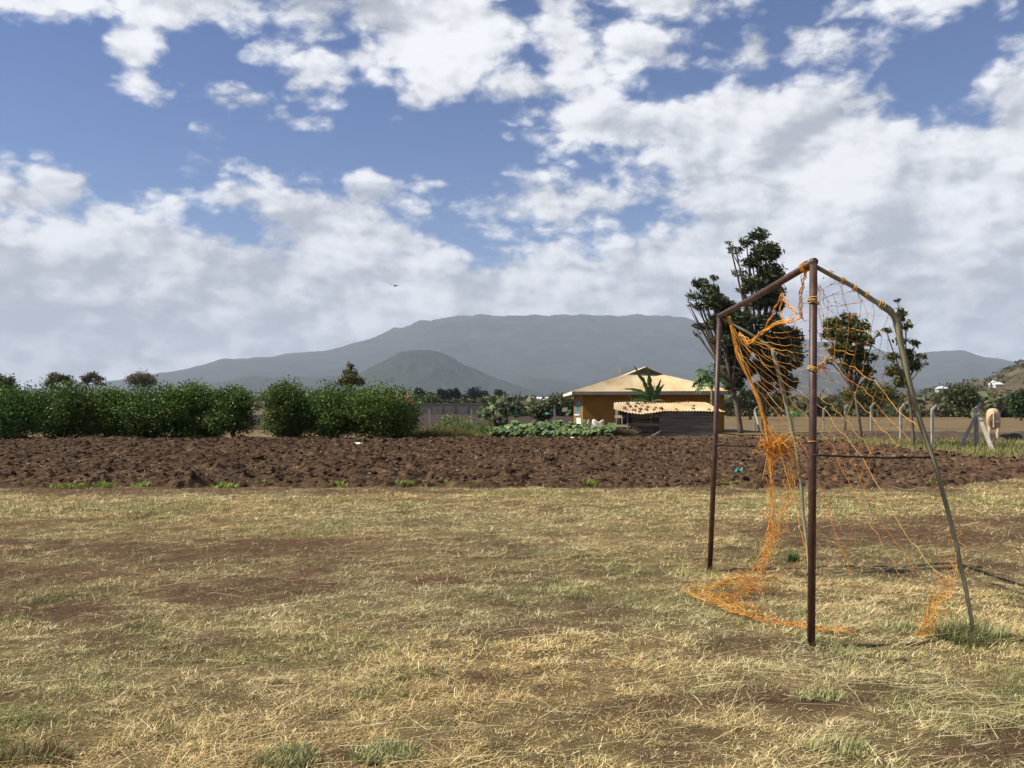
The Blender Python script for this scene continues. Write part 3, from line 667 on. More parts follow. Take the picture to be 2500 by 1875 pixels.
# papaya trees and banana ----------------------------------------------------------------
def frond(g, p0, d, L, W, drop, seg=7, col=(0.07, 0.12, 0.03), tear=0.0, rr=None, face=(0, 0, 1)):
    """one long leaf blade folded along its midrib"""
    d = Vector(d).normalized(); side = d.cross(Vector(face))
    side = side.normalized() if side.length > 1e-4 else Vector((1, 0, 0))
    V = []; p = Vector(p0); dirn = d.copy()
    for i in range(seg + 1):
        t = i / seg; w = W * (math.sin(math.pi * min(1, 0.12 + t * 0.9)) ** 0.7) * (1 - 0.15 * t)
        up = side.cross(dirn).normalized()
        j = (rr.uniform(1 - tear, 1.0) if rr else 1)
        V += [p - side * w * j + up * w * 0.35, p, p + side * w * (rr.uniform(1 - tear, 1.0) if rr else 1) + up * w * 0.35]
        p = p + dirn * (L / seg); dirn = (dirn + Vector((0, 0, -drop / seg))).normalized()
    Q = []
    for i in range(seg):
        a = i * 3; Q += [(a, a + 1, a + 4, a + 3), (a + 1, a + 2, a + 5, a + 4)]
    g.add([tuple(v) for v in V], Q=Q, col=col)
rr = random.Random(5)
b = Vector((ray(1592, 1000).x * 51.5, 51.5, 0)); root = empty('banana_plant', b, 'banana plant with torn upright leaves rising behind the tin-roofed shed', 'banana plant')
G().tube([(0, 0, -0.1), (0.02, 0, 0.9), (0.03, 0, 1.75), (0.0, 0, 2.3)], [0.15, 0.13, 0.10, 0.05], 10).build('trunk', M['stem'], root, True)
for (dx, dy, dz, L, W, dr) in [(-0.42, 0, 1.0, 2.2, 0.17, 0.35), (-0.85, 0.1, 0.9, 1.75, 0.17, 0.9), (-1.0, -0.2, 0.55, 1.45, 0.16, 1.1), (-0.12, 0.1, 1.0, 1.9, 0.16, 0.05), (0.35, -0.1, 1.0, 1.3, 0.13, 0.2), (0.6, 0.2, 1.0, 1.2, 0.12, 0.35), (-0.9, 0, 0.25, 1.25, 0.13, 1.0), (0.5, -0.5, 0.4, 1.0, 0.12, 1.2), (-0.1, 0.3, 0.9, 1.3, 0.14, 0.6), (0.15, 0, 1.2, 1.0, 0.05, 0.0)]:
    g = G(); frond(g, (0, 0, 2.0), (dx, dy, dz), L * 1.12, W * 1.25, dr * 1.2, 14, (0.075 * rr.uniform(.7, 1.3), 0.125 * rr.uniform(.7, 1.2), 0.035), 0.6, rr, (0.3 * dz, -1, 0.25)); g.build('leaf', M['leaf'], root)
def palmate(g, c, n, R, nrm, rr, col):
    c = Vector(c); nrm = Vector(nrm).normalized(); u = nrm.orthogonal().normalized(); v = nrm.cross(u)
    V = [tuple(c)]; T = []
    m = 14
    for i in range(m):
        a = 2 * math.pi * i / m; q = R * ((1.0 if i % 2 == 0 else 0.38) * rr.uniform(0.85, 1.1))
        V.append(tuple(c + (u * math.cos(a) + v * math.sin(a)) * q - nrm * (0.25 * q)))
    T = [(0, 1 + i, 1 + (i + 1) % m) for i in range(m)]
    g.add(V, T=T, col=col)
def papaya(base_px, Y, H, n, R, spread, label, seed, cols, lean=0.0, trunk=0.11):
    rr = random.Random(seed); b = Vector((ray(base_px, 1000).x * Y, Y, 0)); root = empty('papaya_tree', b, label, 'papaya tree')
    top = Vector((lean, 0, H)); G().tube([(0, 0, -0.1), (lean * 0.4, 0, H * 0.5), tuple(top)], [trunk, trunk * 0.8, trunk * 0.5], 8).build('trunk', M['stem'], root, True)
    g = G(); gs = G()
    for i in range(n):
        a = rr.uniform(0, 6.28); e = rr.uniform(-0.3, 0.9); L = spread * rr.uniform(0.5, 1.0)
        d = Vector((math.cos(a) * math.cos(e), math.sin(a) * math.cos(e), math.sin(e))); p = top - Vector((0, 0, rr.uniform(0, 0.4)))
        c = p + d * L; gs.tube([p, p.lerp(c, 0.5) + Vector((0, 0, 0.08)), c], [0.02, 0.016, 0.012], 5)
        k = rr.uniform(0.75, 1.25); col = rr.choice(cols); palmate(g, c, 7, R * rr.uniform(0.75, 1.15), d + Vector((0, 0, 0.8)), rr, tuple(v * k for v in col))
    g.build('foliage', M['leaf'], root); gs.build('leaf_stalks', M['stem'], root, True)
PG = [(0.07, 0.135, 0.035), (0.10, 0.17, 0.05), (0.05, 0.10, 0.03)]
papaya(1738, 50.2, 3.3, 34, 0.42, 1.25, 'papaya tree with lobed leaves over the right end of the house roof', 71, PG)
papaya(1935, 47.0, 1.45, 9, 0.28, 0.5, 'small papaya sapling seen through the net left of the near post', 73, [(0.12, 0.22, 0.05)], trunk=0.05)
# pruned papaya clump in the garden: thick cut stems above hanging leaves
b = Vector((ray(1212, 1000).x * 48.0, 48.0, 0)); root = empty('pruned_papaya', b, 'leafy papaya clump with cut bare stems sticking up, in the garden', 'papaya tree')
rr = random.Random(77); g = G(); gs = G()
lob = [(wp(K_(x), K_(y), 48.0) - b, rx * 48 / F * 1.13, ry * 48 / F * 1.13) for x, y, rx, ry in [(1060, 868, 20, 12), (1085, 862, 26, 12), (1050, 890, 16, 16), (1085, 885, 22, 14), (1110, 880, 16, 12), (1060, 905, 20, 14), (1085, 915, 16, 12), (1120, 895, 14, 8)]]
for i in range(150):
    c, rx, rz = rr.choice(lob); p = c + Vector((rr.gauss(0, .5) * rx, rr.gauss(0, .5) * rx, rr.gauss(0, .5) * rz)); k = rr.uniform(.6, 1.3)
    palmate(g, p, 7, rr.uniform(0.16, 0.32), (rr.uniform(-.8, .8), rr.uniform(-.8, .4), 0.7), rr, tuple(v * k for v in rr.choice([(0.06, 0.105, 0.03), (0.04, 0.08, 0.025), (0.11, 0.17, 0.05)])))
g.build('foliage', M['leaf'], root)
for pa, pb, r0 in [((1075, 930), (1062, 880), 0.10), ((1095, 925), (1092, 870), 0.09), ((1076, 872), (1066, 853), 0.055), ((1112, 880), (1124, 846), 0.06), ((1080, 940), (1080, 900), 0.08), ((1090, 872), (1094, 857), 0.035)]:
    p0 = wp(K_(pa[0]), K_(pa[1]), 48.0) - b; p1 = wp(K_(pb[0]), K_(pb[1]), 48.0) - b
    if pa[1] > 900: p0.z = -0.1
    G().tube([p0, p0.lerp(p1, 0.5) + Vector((0.02, 0, 0)), p1], [r0, r0 * 0.9, r0 * 0.75], 8).build('stem', M['bark'], root, True)

# garden bed ------------------------------------------------------------------------------
g = G(); r = np.random.default_rng(31); rr = random.Random(31); n = 2100
t = r.random(n); px = 1175 + 325 * t; Y = 44.6 + 1.9 * r.random(n); x = (px - 1250) / F * Y
hgt = (0.15 + 0.85 * fbm(x * 1.6, Y * 1.6, 33, 3)) * (0.55 + 0.45 * sstep(44.6, 45.6, Y)) * sstep(1170, 1215, px) * 1.0 + 0.06
z = hgt * (1 - 0.75 * r.random(n) ** 1.6)
for i in range(n):
    c = random.Random(i).choice([(0.09, 0.15, 0.045), (0.13, 0.19, 0.07), (0.20, 0.25, 0.10), (0.06, 0.11, 0.035)]); k = 0.7 + 0.6 * r.random()
    if r.random() < 0.03: c = (0.38, 0.36, 0.10)
    palm = Vector((r.random() - 0.75, r.random() - 0.9, 0.9))
    cc = Vector((x[i], Y[i], z[i])); nn = palm.normalized(); u = nn.orthogonal().normalized(); v = nn.cross(u); R = 0.06 + 0.10 * r.random()
    V = [tuple(cc)] + [tuple(cc + (u * math.cos(a) + v * math.sin(a)) * R * (1.0 if q % 2 else 0.82)) for q, a in enumerate([0.3 + 6.283 * q / 6 for q in range(6)])]
    g.add(V, T=[(0, 1 + q, 1 + (q + 1) % 6) for q in range(6)], col=tuple(q * k for q in c))
lab(g.build('vegetable_patch', M['leaf']), 'low patch of broad-leaved vegetable plants in front of the house', 'vegetables', kind='stuff')
g = G(); n = 9000; px = 960 + 235 * r.random(n); Y = 44.3 + 2.2 * r.random(n); x = (px - 1250) / F * Y
bell = np.exp(-((px - 1075) / 85.0) ** 2)
col = palette(n, r, [(0.24, 0.20, 0.08), (0.17, 0.17, 0.06), (0.30, 0.23, 0.12), (0.12, 0.15, 0.05), (0.20, 0.12, 0.07)], [3, 3, 2, 2, 1])
blades(g, x, Y, 0 * x - 0.03, (0.25 + 0.75 * r.random(n)) * (0.35 + 0.6 * bell), 0.02 + 0.02 * r.random(n), 0.05 + 0.45 * r.random(n), 6.28 * r.random(n), col, 2, 12)
for q in range(46):                            # leafy stems of uneven height
    cx_, sp_, hm_ = ((1095, 13, 1.2), (1150, 22, 1.05), (1060, 16, 0.7), (1175, 14, 0.7))[(0, 1, 1, 0, 2, 3)[q % 6]]
    pxs = cx_ + sp_ * r.standard_normal(); Ys = 46 + 0.6 * r.standard_normal(); hs_ = hm_ * (0.45 + 0.6 * r.random()); nn_ = 85
    tt = r.random(nn_); xs_ = (pxs - 1250) / F * Ys + 0.07 * r.standard_normal(nn_) + 0.12 * tt * r.standard_normal(); ys_ = Ys + 0.07 * r.standard_normal(nn_)
    kk = 0.7 + 0.6 * r.random()
    blades(g, xs_, ys_, hs_ * tt, 0.10 + 0.14 * r.random(nn_), 0.03 + 0.02 * r.random(nn_), 0.1 + 0.7 * r.random(nn_), 6.28 * r.random(nn_), kk * palette(nn_, r, [(0.13, 0.2, 0.05), (0.2, 0.27, 0.07), (0.10, 0.15, 0.05)], [2, 1.5, 1]), 2, 13 + q)
n = 1500; px = 1500 + 45 * r.random(n); Y = 45.6 + 0.5 * r.random(n); x = (px - 1250) / F * Y
blades(g, x, Y, 0 * x - 0.03, 0.2 + 0.5 * r.random(n), 0.02 + 0.01 * r.random(n), 0.05 + 0.5 * r.random(n), 6.28 * r.random(n), palette(n, r, [(0.16, 0.13, 0.06), (0.13, 0.11, 0.05)], [1, 1]), 2, 14)
lab(g.build('tall_weeds', M['straw']), 'tall dry and green weeds between the hedge and the vegetable patch', 'weeds', kind='stuff')
b = Vector((ray(1337, 1000).x * 49, 49, 0)); root = empty('strap_leaf_plant', b, 'clump of pale drooping strap leaves left of the house corner', 'plant')
rr = random.Random(91); G().tube([(-0.35, 0, -0.1), (-0.2, 0, 0.25), (0.0, 0, 0.6)], [0.05, 0.045, 0.04], 7).build('stem', M['stem'], root, True)
G().tube([(0.2, 0, -0.1), (0.22, 0, 0.3), (0.15, 0, 0.7)], [0.05, 0.045, 0.04], 7).build('stem', M['stem'], root, True)
for i in range(34):
    a = rr.uniform(0, 6.28); k = rr.uniform(.7, 1.3); g = G()
    frond(g, (rr.uniform(-.5, .6), rr.uniform(-.2, .2), rr.uniform(0.4, 0.85)), (math.cos(a), math.sin(a), rr.uniform(0.2, 1.4)), rr.uniform(.5, .8), 0.05, rr.uniform(1.6, 3.0), 6, (0.16 * k, 0.20 * k, 0.11 * k)); g.build('leaf', M['leaf'], root)

# ------------------------------------------------------------------ house
HX0, HX1, HY0, HY1, HZ = 4.62, 13.85, 57.0, 65.2, 2.62      # wall box
house = empty('house', ((HX0 + HX1) / 2, HY0, 0), 'single-storey ochre house under a rusty hipped iron roof', 'house')
def HO(g, name, mat, parent=house, smooth=False):           # geometry given in world space, kept relative to the house
    o = g.build(name, mat, parent, smooth); o.matrix_parent_inverse = parent.matrix_world.inverted() if parent is not house else __import__('mathutils').Matrix.Translation(-house.location)
    return o
m, nt, bs = new_mat('ochre_plaster')
f = nz(nt, 1.2, 7, 0.6); nt.links.new(ramp(nt, f, [(0.3, (0.20, 0.096, 0.014)), (0.6, (0.26, 0.128, 0.020)), (0.8, (0.31, 0.165, 0.038))]), bs.inputs['Base Color'])
bs.inputs['Roughness'].default_value = 0.9; bump(nt, bs, nz(nt, 12, 5), 0.2, 0.01); M['ochre'] = m
M['white_paint'] = noisy('white_paint', [(0.3, (0.62, 0.60, 0.52)), (0.7, (0.80, 0.78, 0.70))], 3, 6, 0.8, 0.1, 0.01)
M['blue_paint'] = noisy('blue_paint', [(0.3, (0.16, 0.36, 0.46)), (0.7, (0.28, 0.50, 0.60))], 4, 6, 0.6, 0.1, 0.01)
M['grey_fascia'] = noisy('grey_fascia', [(0.3, (0.16, 0.14, 0.125)), (0.7, (0.27, 0.245, 0.22))], 3, 6, 0.8, 0.2, 0.01)
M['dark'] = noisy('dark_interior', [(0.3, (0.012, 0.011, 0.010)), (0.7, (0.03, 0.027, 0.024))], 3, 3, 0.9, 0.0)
m, nt, bs = new_mat('window_glass'); nt.links.new(ramp(nt, nz(nt, 2, 3), [(0.3, (0.02, 0.025, 0.03)), (0.7, (0.04, 0.045, 0.05))]), bs.inputs['Base Color']); bs.inputs['Roughness'].default_value = 0.12; M['glass'] = m
def tin(name, base, rust, sx=0.076):
    m, nt, bs = new_mat(name); N = nt.nodes; L = nt.links
    f = nz(nt, 0.55, 7, 0.65); f2 = nz(nt, 1.6, 8, 0.7, stretch=(1.0, 0.25, 0.25))
    c = ramp(nt, f, [(0.36, base[0]), (0.52, base[1]), (0.66, rust[0])])
    c2 = ramp(nt, f2, [(0.5, (1, 1, 1)), (0.72, (0.80, 0.66, 0.5))])
    mm = N.new('ShaderNodeMix'); mm.data_type = 'RGBA'; mm.blend_type = 'MULTIPLY'; mm.inputs[0].default_value = 0.8; L.new(c, mm.inputs[6]); L.new(c2, mm.inputs[7])
    L.new(mm.outputs[2], bs.inputs['Base Color']); bs.inputs['Roughness'].default_value = 0.72; bs.inputs['Specular IOR Level'].default_value = 0.3
    return m
M['tin'] = tin('rusty_roof_iron', [(0.62, 0.52, 0.34), (0.58, 0.455, 0.27)], [(0.50, 0.30, 0.14)])
def wall_grid(g, x0, x1, z0, z1, y, t):
    g.box(((x0 + x1) / 2, y + t / 2, (z0 + z1) / 2), (x1 - x0, t, z1 - z0))
# front wall with a door opening (dark, behind the shed)
DW0, DW1, DWT = 6.97, 8.15, 2.12
g = G(); wall_grid(g, HX0, DW0, -0.1, HZ, HY0, 0.2); wall_grid(g, DW1, HX1, -0.1, HZ, HY0, 0.2); wall_grid(g, DW0, DW1, DWT, HZ, HY0, 0.2); HO(g, 'front_wall', M['ochre'])
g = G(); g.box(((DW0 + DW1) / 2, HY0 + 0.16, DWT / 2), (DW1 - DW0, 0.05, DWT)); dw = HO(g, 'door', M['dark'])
g = G()
for xx in (DW0 + 0.03, DW1 - 0.03): g.box((xx, HY0 + 0.06, DWT / 2), (0.06, 0.10, DWT))
g.box(((DW0 + DW1) / 2, HY0 + 0.06, DWT - 0.03), (DW1 - DW0 - 0.13, 0.10, 0.06)); o = g.build('door_frame', M['grey_fascia'], dw); o.matrix_parent_inverse = __import__('mathutils').Matrix.Identity(4)
# left wall: two piers, between them a low white wall with a blue window above
g = G(); g.box((HX0 + 0.1, 58.0, HZ / 2 - 0.05), (0.2, 1.59, HZ + 0.1)); g.box((HX0 + 0.1, 64.2, HZ / 2 - 0.05), (0.2, 1.98, HZ + 0.1)); g.box((HX0 + 0.1, 61.0, 2.35), (0.2, 4.4, 0.53)); HO(g, 'side_wall', M['ochre'])
g = G(); g.box((HX0 + 0.12, 61.0, 0.5), (0.16, 4.4, 1.2)); HO(g, 'low_white_wall', M['white_paint'])
win = HO(G().box((HX0 + 0.14, 61.0, 1.59), (0.03, 4.3, 0.96)), 'window', M['glass'])
for yy in (58.9, 60.3, 61.7, 63.1):
    o = G().box((HX0 + 0.10, yy, 1.59), (0.12, 0.22, 0.97)).build('window_frame', M['blue_paint'], win)
HO(G().box((HX0 - 0.02, 61.0, 1.13), (0.22, 4.45, 0.07)), 'window_sill', M['white_paint'])
g = G(); g.box((HX1 - 0.1, (HY0 + HY1) / 2 + 0.1, HZ / 2 - 0.05), (0.2, HY1 - HY0 - 0.2, HZ + 0.1)); g.box(((HX0 + HX1) / 2, HY1, HZ / 2 - 0.05), (HX1 - HX0, 0.2, HZ + 0.1)); HO(g, 'rear_walls', M['ochre'])
# roof: front hip, gablet, two long slopes
ex0, ex1, ey0, ey1, ez = HX0 - 0.75, HX1 + 0.55, HY0 - 0.65, HY1 + 0.7, 2.66
cx = (ex0 + ex1) / 2 - 0.15; ga = 1.25; gz = 3.86; az_ = 4.38; gy = ey0 + 2.6
def sheet(g, a, b, c, d, nu, nv=10, amp=0.018, pitch=None):
    """corrugated quad a-b (eave) to d-c (ridge); flutes run from eave to ridge"""
    a, b, c, d = [np.array(v, dtype=float) for v in (a, b, c, d)]
    u = np.linspace(0, 1, nu); v = np.linspace(0, 1, nv); U, Vv = np.meshgrid(u, v)
    P = (a * (1 - U)[..., None] + b * U[..., None]) * (1 - Vv)[..., None] + (d * (1 - U)[..., None] + c * U[..., None]) * Vv[..., None]
    nrm = np.cross(b - a, d - a); nrm /= np.linalg.norm(nrm)
    ph = P @ ((b - a) / np.linalg.norm(b - a)); P = P + nrm * (amp * np.sin(ph * 2 * math.pi / 0.16))[..., None]
    n, mm = U.shape; idx = np.arange(n * mm).reshape(n, mm)
    g.add(P.reshape(-1, 3), Q=np.stack([idx[:-1, :-1], idx[:-1, 1:], idx[1:, 1:], idx[1:, :-1]], -1).reshape(-1, 4))
roof = HO(sheet.__call__ and (lambda g: (sheet(g, (ex0, ey0, ez), (ex1, ey0, ez + 0.05), (cx + ga, gy, gz), (cx - ga, gy, gz), 330, 6, 0.015), g)[1])(G()), 'roof', M['tin'])
g = G(); sheet(g, (ex0, ey1, ez), (ex0, ey0, ez), (cx - ga, gy, gz), (cx - ga, ey1 - 2.6, gz), 60, 4); sheet(g, (cx - ga, ey1 - 2.6, gz), (cx - ga, gy, gz), (cx, gy - 0.35, az_), (cx, ey1 - 2.2, az_), 60, 3)
sheet(g, (ex1, ey0, ez + 0.05), (ex1, ey1, ez), (cx + ga, ey1 - 2.6, gz), (cx + ga, gy, gz), 60, 4); sheet(g, (cx + ga, gy, gz), (cx + ga, ey1 - 2.6, gz), (cx, ey1 - 2.2, az_), (cx, gy - 0.35, az_), 60, 3)
sheet(g, (ex1, ey1, ez), (ex0, ey1, ez), (cx - ga, ey1 - 2.6, gz), (cx + ga, ey1 - 2.6, gz), 60, 4)
o = g.build('roof_slope', M['tin'], roof)
g = G(); g.add([(cx - ga + 0.05, gy + 0.06, gz + 0.02), (cx + ga - 0.05, gy + 0.06, gz + 0.02), (cx, gy + 0.02, az_ - 0.07)], T=[(0, 1, 2)]); o = g.build('gable_vent', M['dark'], roof)
for k in range(5):
    t = (k + 0.5) / 5; wdt = (ga - 0.1) * 2 * (1 - t) ; o = G().box((cx, gy - 0.02 - 0.02 * k, gz + 0.04 + t * (az_ - gz - 0.1)), (max(0.15, wdt), 0.03, 0.04)).build('vent_slat', M['grey_fascia'], roof)
HO(G().box(((ex0 + ex1) / 2, ey0 + 0.02, ez - 0.10), (ex1 - ex0, 0.04, 0.20)), 'fascia', M['grey_fascia'])
HO(G().box((ex0 + 0.02, (ey0 + ey1) / 2, ez - 0.10), (0.04, ey1 - ey0 - 0.1, 0.17)), 'fascia', M['white_paint'])
HO(G().box((ex1 - 0.02, (ey0 + ey1) / 2, ez - 0.07), (0.04, ey1 - ey0 - 0.1, 0.17)), 'fascia', M['grey_fascia'])
HO(G().box(((ex0 + ex1) / 2, (ey0 + ey1) / 2 + 0.1, ez - 0.06), (ex1 - ex0 - 0.3, ey1 - ey0 - 0.4, 0.03)), 'soffit', M['grey_fascia'])
p = wp(1514, 897, 62); HO(G().tube([(p.x, 62, 3.0), (p.x, 62, p.z)], 0.03, 6), 'vent_pipe', M['concrete'])

# ------------------------------------------------------------------ shed
M['plank'] = noisy('weathered_plank', [(0.3, (0.075, 0.062, 0.05)), (0.55, (0.17, 0.145, 0.12)), (0.8, (0.27, 0.235, 0.195))], 2.2, 8, 0.9, 0.5, 0.01, (0.35, 1, 5))
M['pole_wood'] = noisy('pole_wood', [(0.3, (0.16, 0.125, 0.09)), (0.7, (0.33, 0.27, 0.20))], 3, 7, 0.9, 0.4, 0.01, (3, 3, 0.4))
SY = 47.0; sx = lambda px, Y=SY: (px - 1250) / F * Y
shed = empty('shed', (sx(1640), SY, 0), 'low plank shed with sagging tin roof in front of the house', 'shed')
def SO(g, name, mat, parent=None, smooth=False):
    o = g.build(name, mat, parent or shed, smooth)
    if parent is None: o.location = -shed.location
    return o
rr = random.Random(4)
zb = 0.06; k = 0; hts = [0.20, 0.19, 0.21, 0.17, 0.20, 0.16, 0.15, 0.12]
for i, hh in enumerate(hts):
    x0 = sx(1612) + rr.uniform(-.08, .08); x1 = sx(1748) + rr.uniform(-.06, .06)
    if i in (2, 5):
        xm = rr.uniform(x0 + 0.8, x1 - 0.8)
        SO(G().box(((x0 + xm) / 2, SY + rr.uniform(-.02, .02), zb + hh / 2), (xm - x0 - 0.01, 0.03, hh - 0.022), tilt=(0, rr.uniform(-.006, .006))), 'plank', M['plank'])
        SO(G().box(((x1 + xm) / 2, SY + rr.uniform(-.02, .02), zb + hh / 2), (x1 - xm - 0.01, 0.03, hh - 0.022), tilt=(0, rr.uniform(-.006, .006))), 'plank', M['plank'])
    else:
        SO(G().box(((x0 + x1) / 2, SY + rr.uniform(-.02, .02), zb + hh / 2), (x1 - x0, 0.03, hh - 0.022), tilt=(0, rr.uniform(-.008, .008))), 'plank', M['plank'])
    zb += hh
for i in range(7): SO(G().box((sx(1748) + 0.02, SY + 1.25, 0.13 + i * 0.2), (0.03, 2.4, 0.17)), 'plank', M['plank'])
for i in range(7): SO(G().box(((sx(1560) + sx(1748)) / 2, SY + 2.5, 0.13 + i * 0.2), (sx(1748) - sx(1560), 0.03, 0.18)), 'plank', M['plank'])
for xx, yy, zt in [(1504, 48.4, 1.55), (1518, SY + 0.4, 1.32), (1532, SY - 0.1, 1.28), (1612, SY + 0.06, 1.36), (1680, SY + 0.06, 1.4), (1746, SY + 0.06, 1.4), (1508, 49.5, 1.75), (1612, 49.4, 1.8), (1746, 49.4, 1.8)]:
    xw = (xx - 1250) / F * yy; SO(G().tube([(xw, yy, -0.15), (xw + rr.uniform(-.03, .03), yy, zt * 0.5), (xw, yy, zt)], [0.045, 0.04, 0.035], 7), 'post', M['pole_wood'], None, True)
SO(G().box((sx(1512, 47.8), 47.7, 1.12), (0.75, 0.03, 0.15), rz=-0.9), 'rail', M['pole_wood'])
SO(G().box((sx(1522, 47.3), 47.3, 0.62), (0.85, 0.03, 0.13), rz=-0.6), 'rail', M['pole_wood'])
SO(G().box((sx(1572), SY + 0.02, 0.68), (1.7, 0.03, 0.17), tilt=(0, 0.01)), 'rail', M['plank'])
SO(G().box((sx(1575), SY + 0.02, 1.16), (1.55, 0.03, 0.14), tilt=(0, -0.02)), 'rail', M['plank'])
SO(G().box((sx(1572), SY + 0.4, 0.38), (1.5, 0.3, 0.04), tilt=(0, 0.03)), 'rail', M['pole_wood'])
SO(G().box((sx(1575), SY + 0.1, 0.16), (1.7, 0.04, 0.12), tilt=(0, -0.03)), 'rail', M['plank'])
SO(G().tube([(sx(1588), SY - 0.5, 0.04), (sx(1612), SY - 0.25, 0.30)], [0.11, 0.10], 8), 'log', M['bark'], None, True)
# tin roof: sagging corrugated sheets, front edge lower at the left
def roof_pt(u, v):
    x = sx(1500) * (1 - u) + sx(1763) * u + v * 0.35 * (1 - 2 * u) + 0.12 * (1 - v) * 0
    zf = np.interp(u, [0, 0.12, 0.24, 0.34, 0.42, 0.7, 1.0], [1.52, 1.34, 1.27, 1.33, 1.42, 1.43, 1.40])
    zbk = 1.9 + 0.03 * np.sin(u * 9)
    y = SY - 0.22 + 2.85 * v - 0.12 * np.sin(u * 7) * (1 - v)
    return x, y, zf * (1 - v) + zbk * v
M['tin2'] = tin('rusty_shed_iron', [(0.58, 0.46, 0.29), (0.52, 0.38, 0.21)], [(0.42, 0.24, 0.11)])
edges = [0.0, 0.155, 0.30, 0.44, 0.58, 0.72, 0.86, 1.0]
for i in range(7):
    u = np.linspace(edges[i] - 0.012, edges[i + 1] + 0.012, 40); v = np.linspace(-0.02 + 0.015 * rr.random(), 1.0, 8); U, Vv = np.meshgrid(u, v)
    X, Y, Z = roof_pt(U, Vv); Z = Z + 0.02 * np.sin(X * 2 * math.pi / 0.16) + 0.012 * (i % 2) + 0.03 * (fbm(X * 1.5, Y * 1.5, 60 + i, 2) - 0.5)
    idx = np.arange(U.size).reshape(U.shape); g = G(); g.add(np.stack([X, Y, Z], -1).reshape(-1, 3), Q=np.stack([idx[:-1, :-1], idx[:-1, 1:], idx[1:, 1:], idx[1:, :-1]], -1).reshape(-1, 4))
    SO(g, 'roof_sheet', M['tin2'])
M['stone'] = noisy('brown_stone', [(0.3, (0.09, 0.06, 0.045)), (0.7, (0.23, 0.165, 0.12))], 6, 6, 0.95, 0.5, 0.02)
stones = [(0.09, .25), (0.15, .5), (0.18, .2), (0.21, .55), (0.23, .12), (0.25, .3), (0.28, .62), (0.30, .22), (0.33, .5), (0.37, .18), (0.40, .35), (0.13, .75), (0.24, .8), (0.33, .85), (0.44, .16), (0.58, .1), (0.75, .18), (0.885, .12), (0.70, .93), (0.80, .97), (0.80, .5)]
for i, (u, v) in enumerate(stones):
    x, y, z = roof_pt(np.array(u), np.array(v)); s = rr.uniform(0.075, 0.12) * (1.15 if u < 0.45 else 0.95)
    g = G(); g.add(rock(900 + i, 0.7, 0.5) * s, T=IT); o = g.build('stone', M['stone']); o.location = (float(x), float(y), float(z) + s * 0.5); o.rotation_euler = (0, 0, rr.uniform(0, 6))
    lab(o, 'brown stone among those weighing down the rusty tin roof of the shed', 'stone', 'stones on the shed roof')
g = G(); frond(g, (0, 0, 0.05), (1, 0.1, 0.12), 1.5, 0.16, 0.5, 9, (0.07, 0.12, 0.045), 0.5, rr); frond(g, (0, 0, 0.05), (-0.2, 0.1, 0.5), 0.45, 0.07, 0.2, 5, (0.16, 0.22, 0.06))
x, y, z = roof_pt(np.array(0.18), np.array(0.85)); o = g.build('fallen_banana_leaf', M['leaf']); o.location = (float(x), float(y), float(z) + 0.08); lab(o, 'green banana leaf lying on the back edge of the shed roof', 'leaf')
# woodpile in the open end of the shed
for i in range(9):
    xx = sx(1540 + 7.5 * i) ; L = rr.uniform(0.6, 1.1); zz = 0.07 + 0.13 * (i % 2)
    g = G(); g.tube([(-L / 2, 0, 0), (0, 0.03, 0.01), (L / 2, -0.02, 0)], [0.06, 0.065, 0.055], 7); o = g.build('firewood_log', M['bark'], None, True); o.location = (xx, SY + 0.9 + 0.25 * (i % 3), zz); o.rotation_euler = (0, rr.uniform(-.1, .1), rr.uniform(-.4, .4))
    lab(o, 'rough log in the heap under the open end of the shed', 'log', 'firewood under the shed')

# white sacks by the house wall
M['sack'] = noisy('white_sack', [(0.3, (0.52, 0.50, 0.40)), (0.7, (0.74, 0.73, 0.64))], 5, 6, 0.8, 0.4, 0.03)
def sack(px, Y, W, H, label, seed, peaks):
    r = np.random.default_rng(seed); nu, nv = 22, 12; g = G(); V = []
    for j in range(nv + 1):
        v = j / nv
        for i in range(nu):
            a = 2 * math.pi * i / nu; c = math.cos(a)
            top = H * np.interp(c, peaks[0], peaks[1]); q = (1 - 0.14 * v ** 2) * (1 + 0.10 * math.sin(3 * a + seed) + 0.05 * math.sin(7 * a + 2 * v * 4))
            V.append((W / 2 * c * q, 0.28 * math.sin(a) * q * (1 - 0.55 * v), -0.03 + (top + 0.03) * v))
    Q = [(j * nu + i, j * nu + (i + 1) % nu, (j + 1) * nu + (i + 1) % nu, (j + 1) * nu + i) for j in range(nv) for i in range(nu)]
    V.append((0, 0, H * 0.68)); T = [(nv * nu + i, nv * nu + (i + 1) % nu, len(V) - 1) for i in range(nu)]
    g.add(V, Q=Q, T=T); o = g.build('sack', M['sack'], None, True); o.location = ((px - 1250) / F * Y, Y, 0); lab(o, label, 'sack', 'white sacks by the house wall')
sack(1432, 50.0, 0.42, 0.98, 'narrow cream sack with a pinched top left of the larger white sack', 1, ([-1, 0.1, 0.7, 1], [0.6, 0.7, 1.0, 0.8]))
sack(1459, 50.2, 0.80, 0.98, 'larger white sack with two peaked corners near the house wall', 2, ([-1, -0.6, 0.25, 0.8, 1], [0.85, 1.0, 0.78, 0.96, 0.9]))
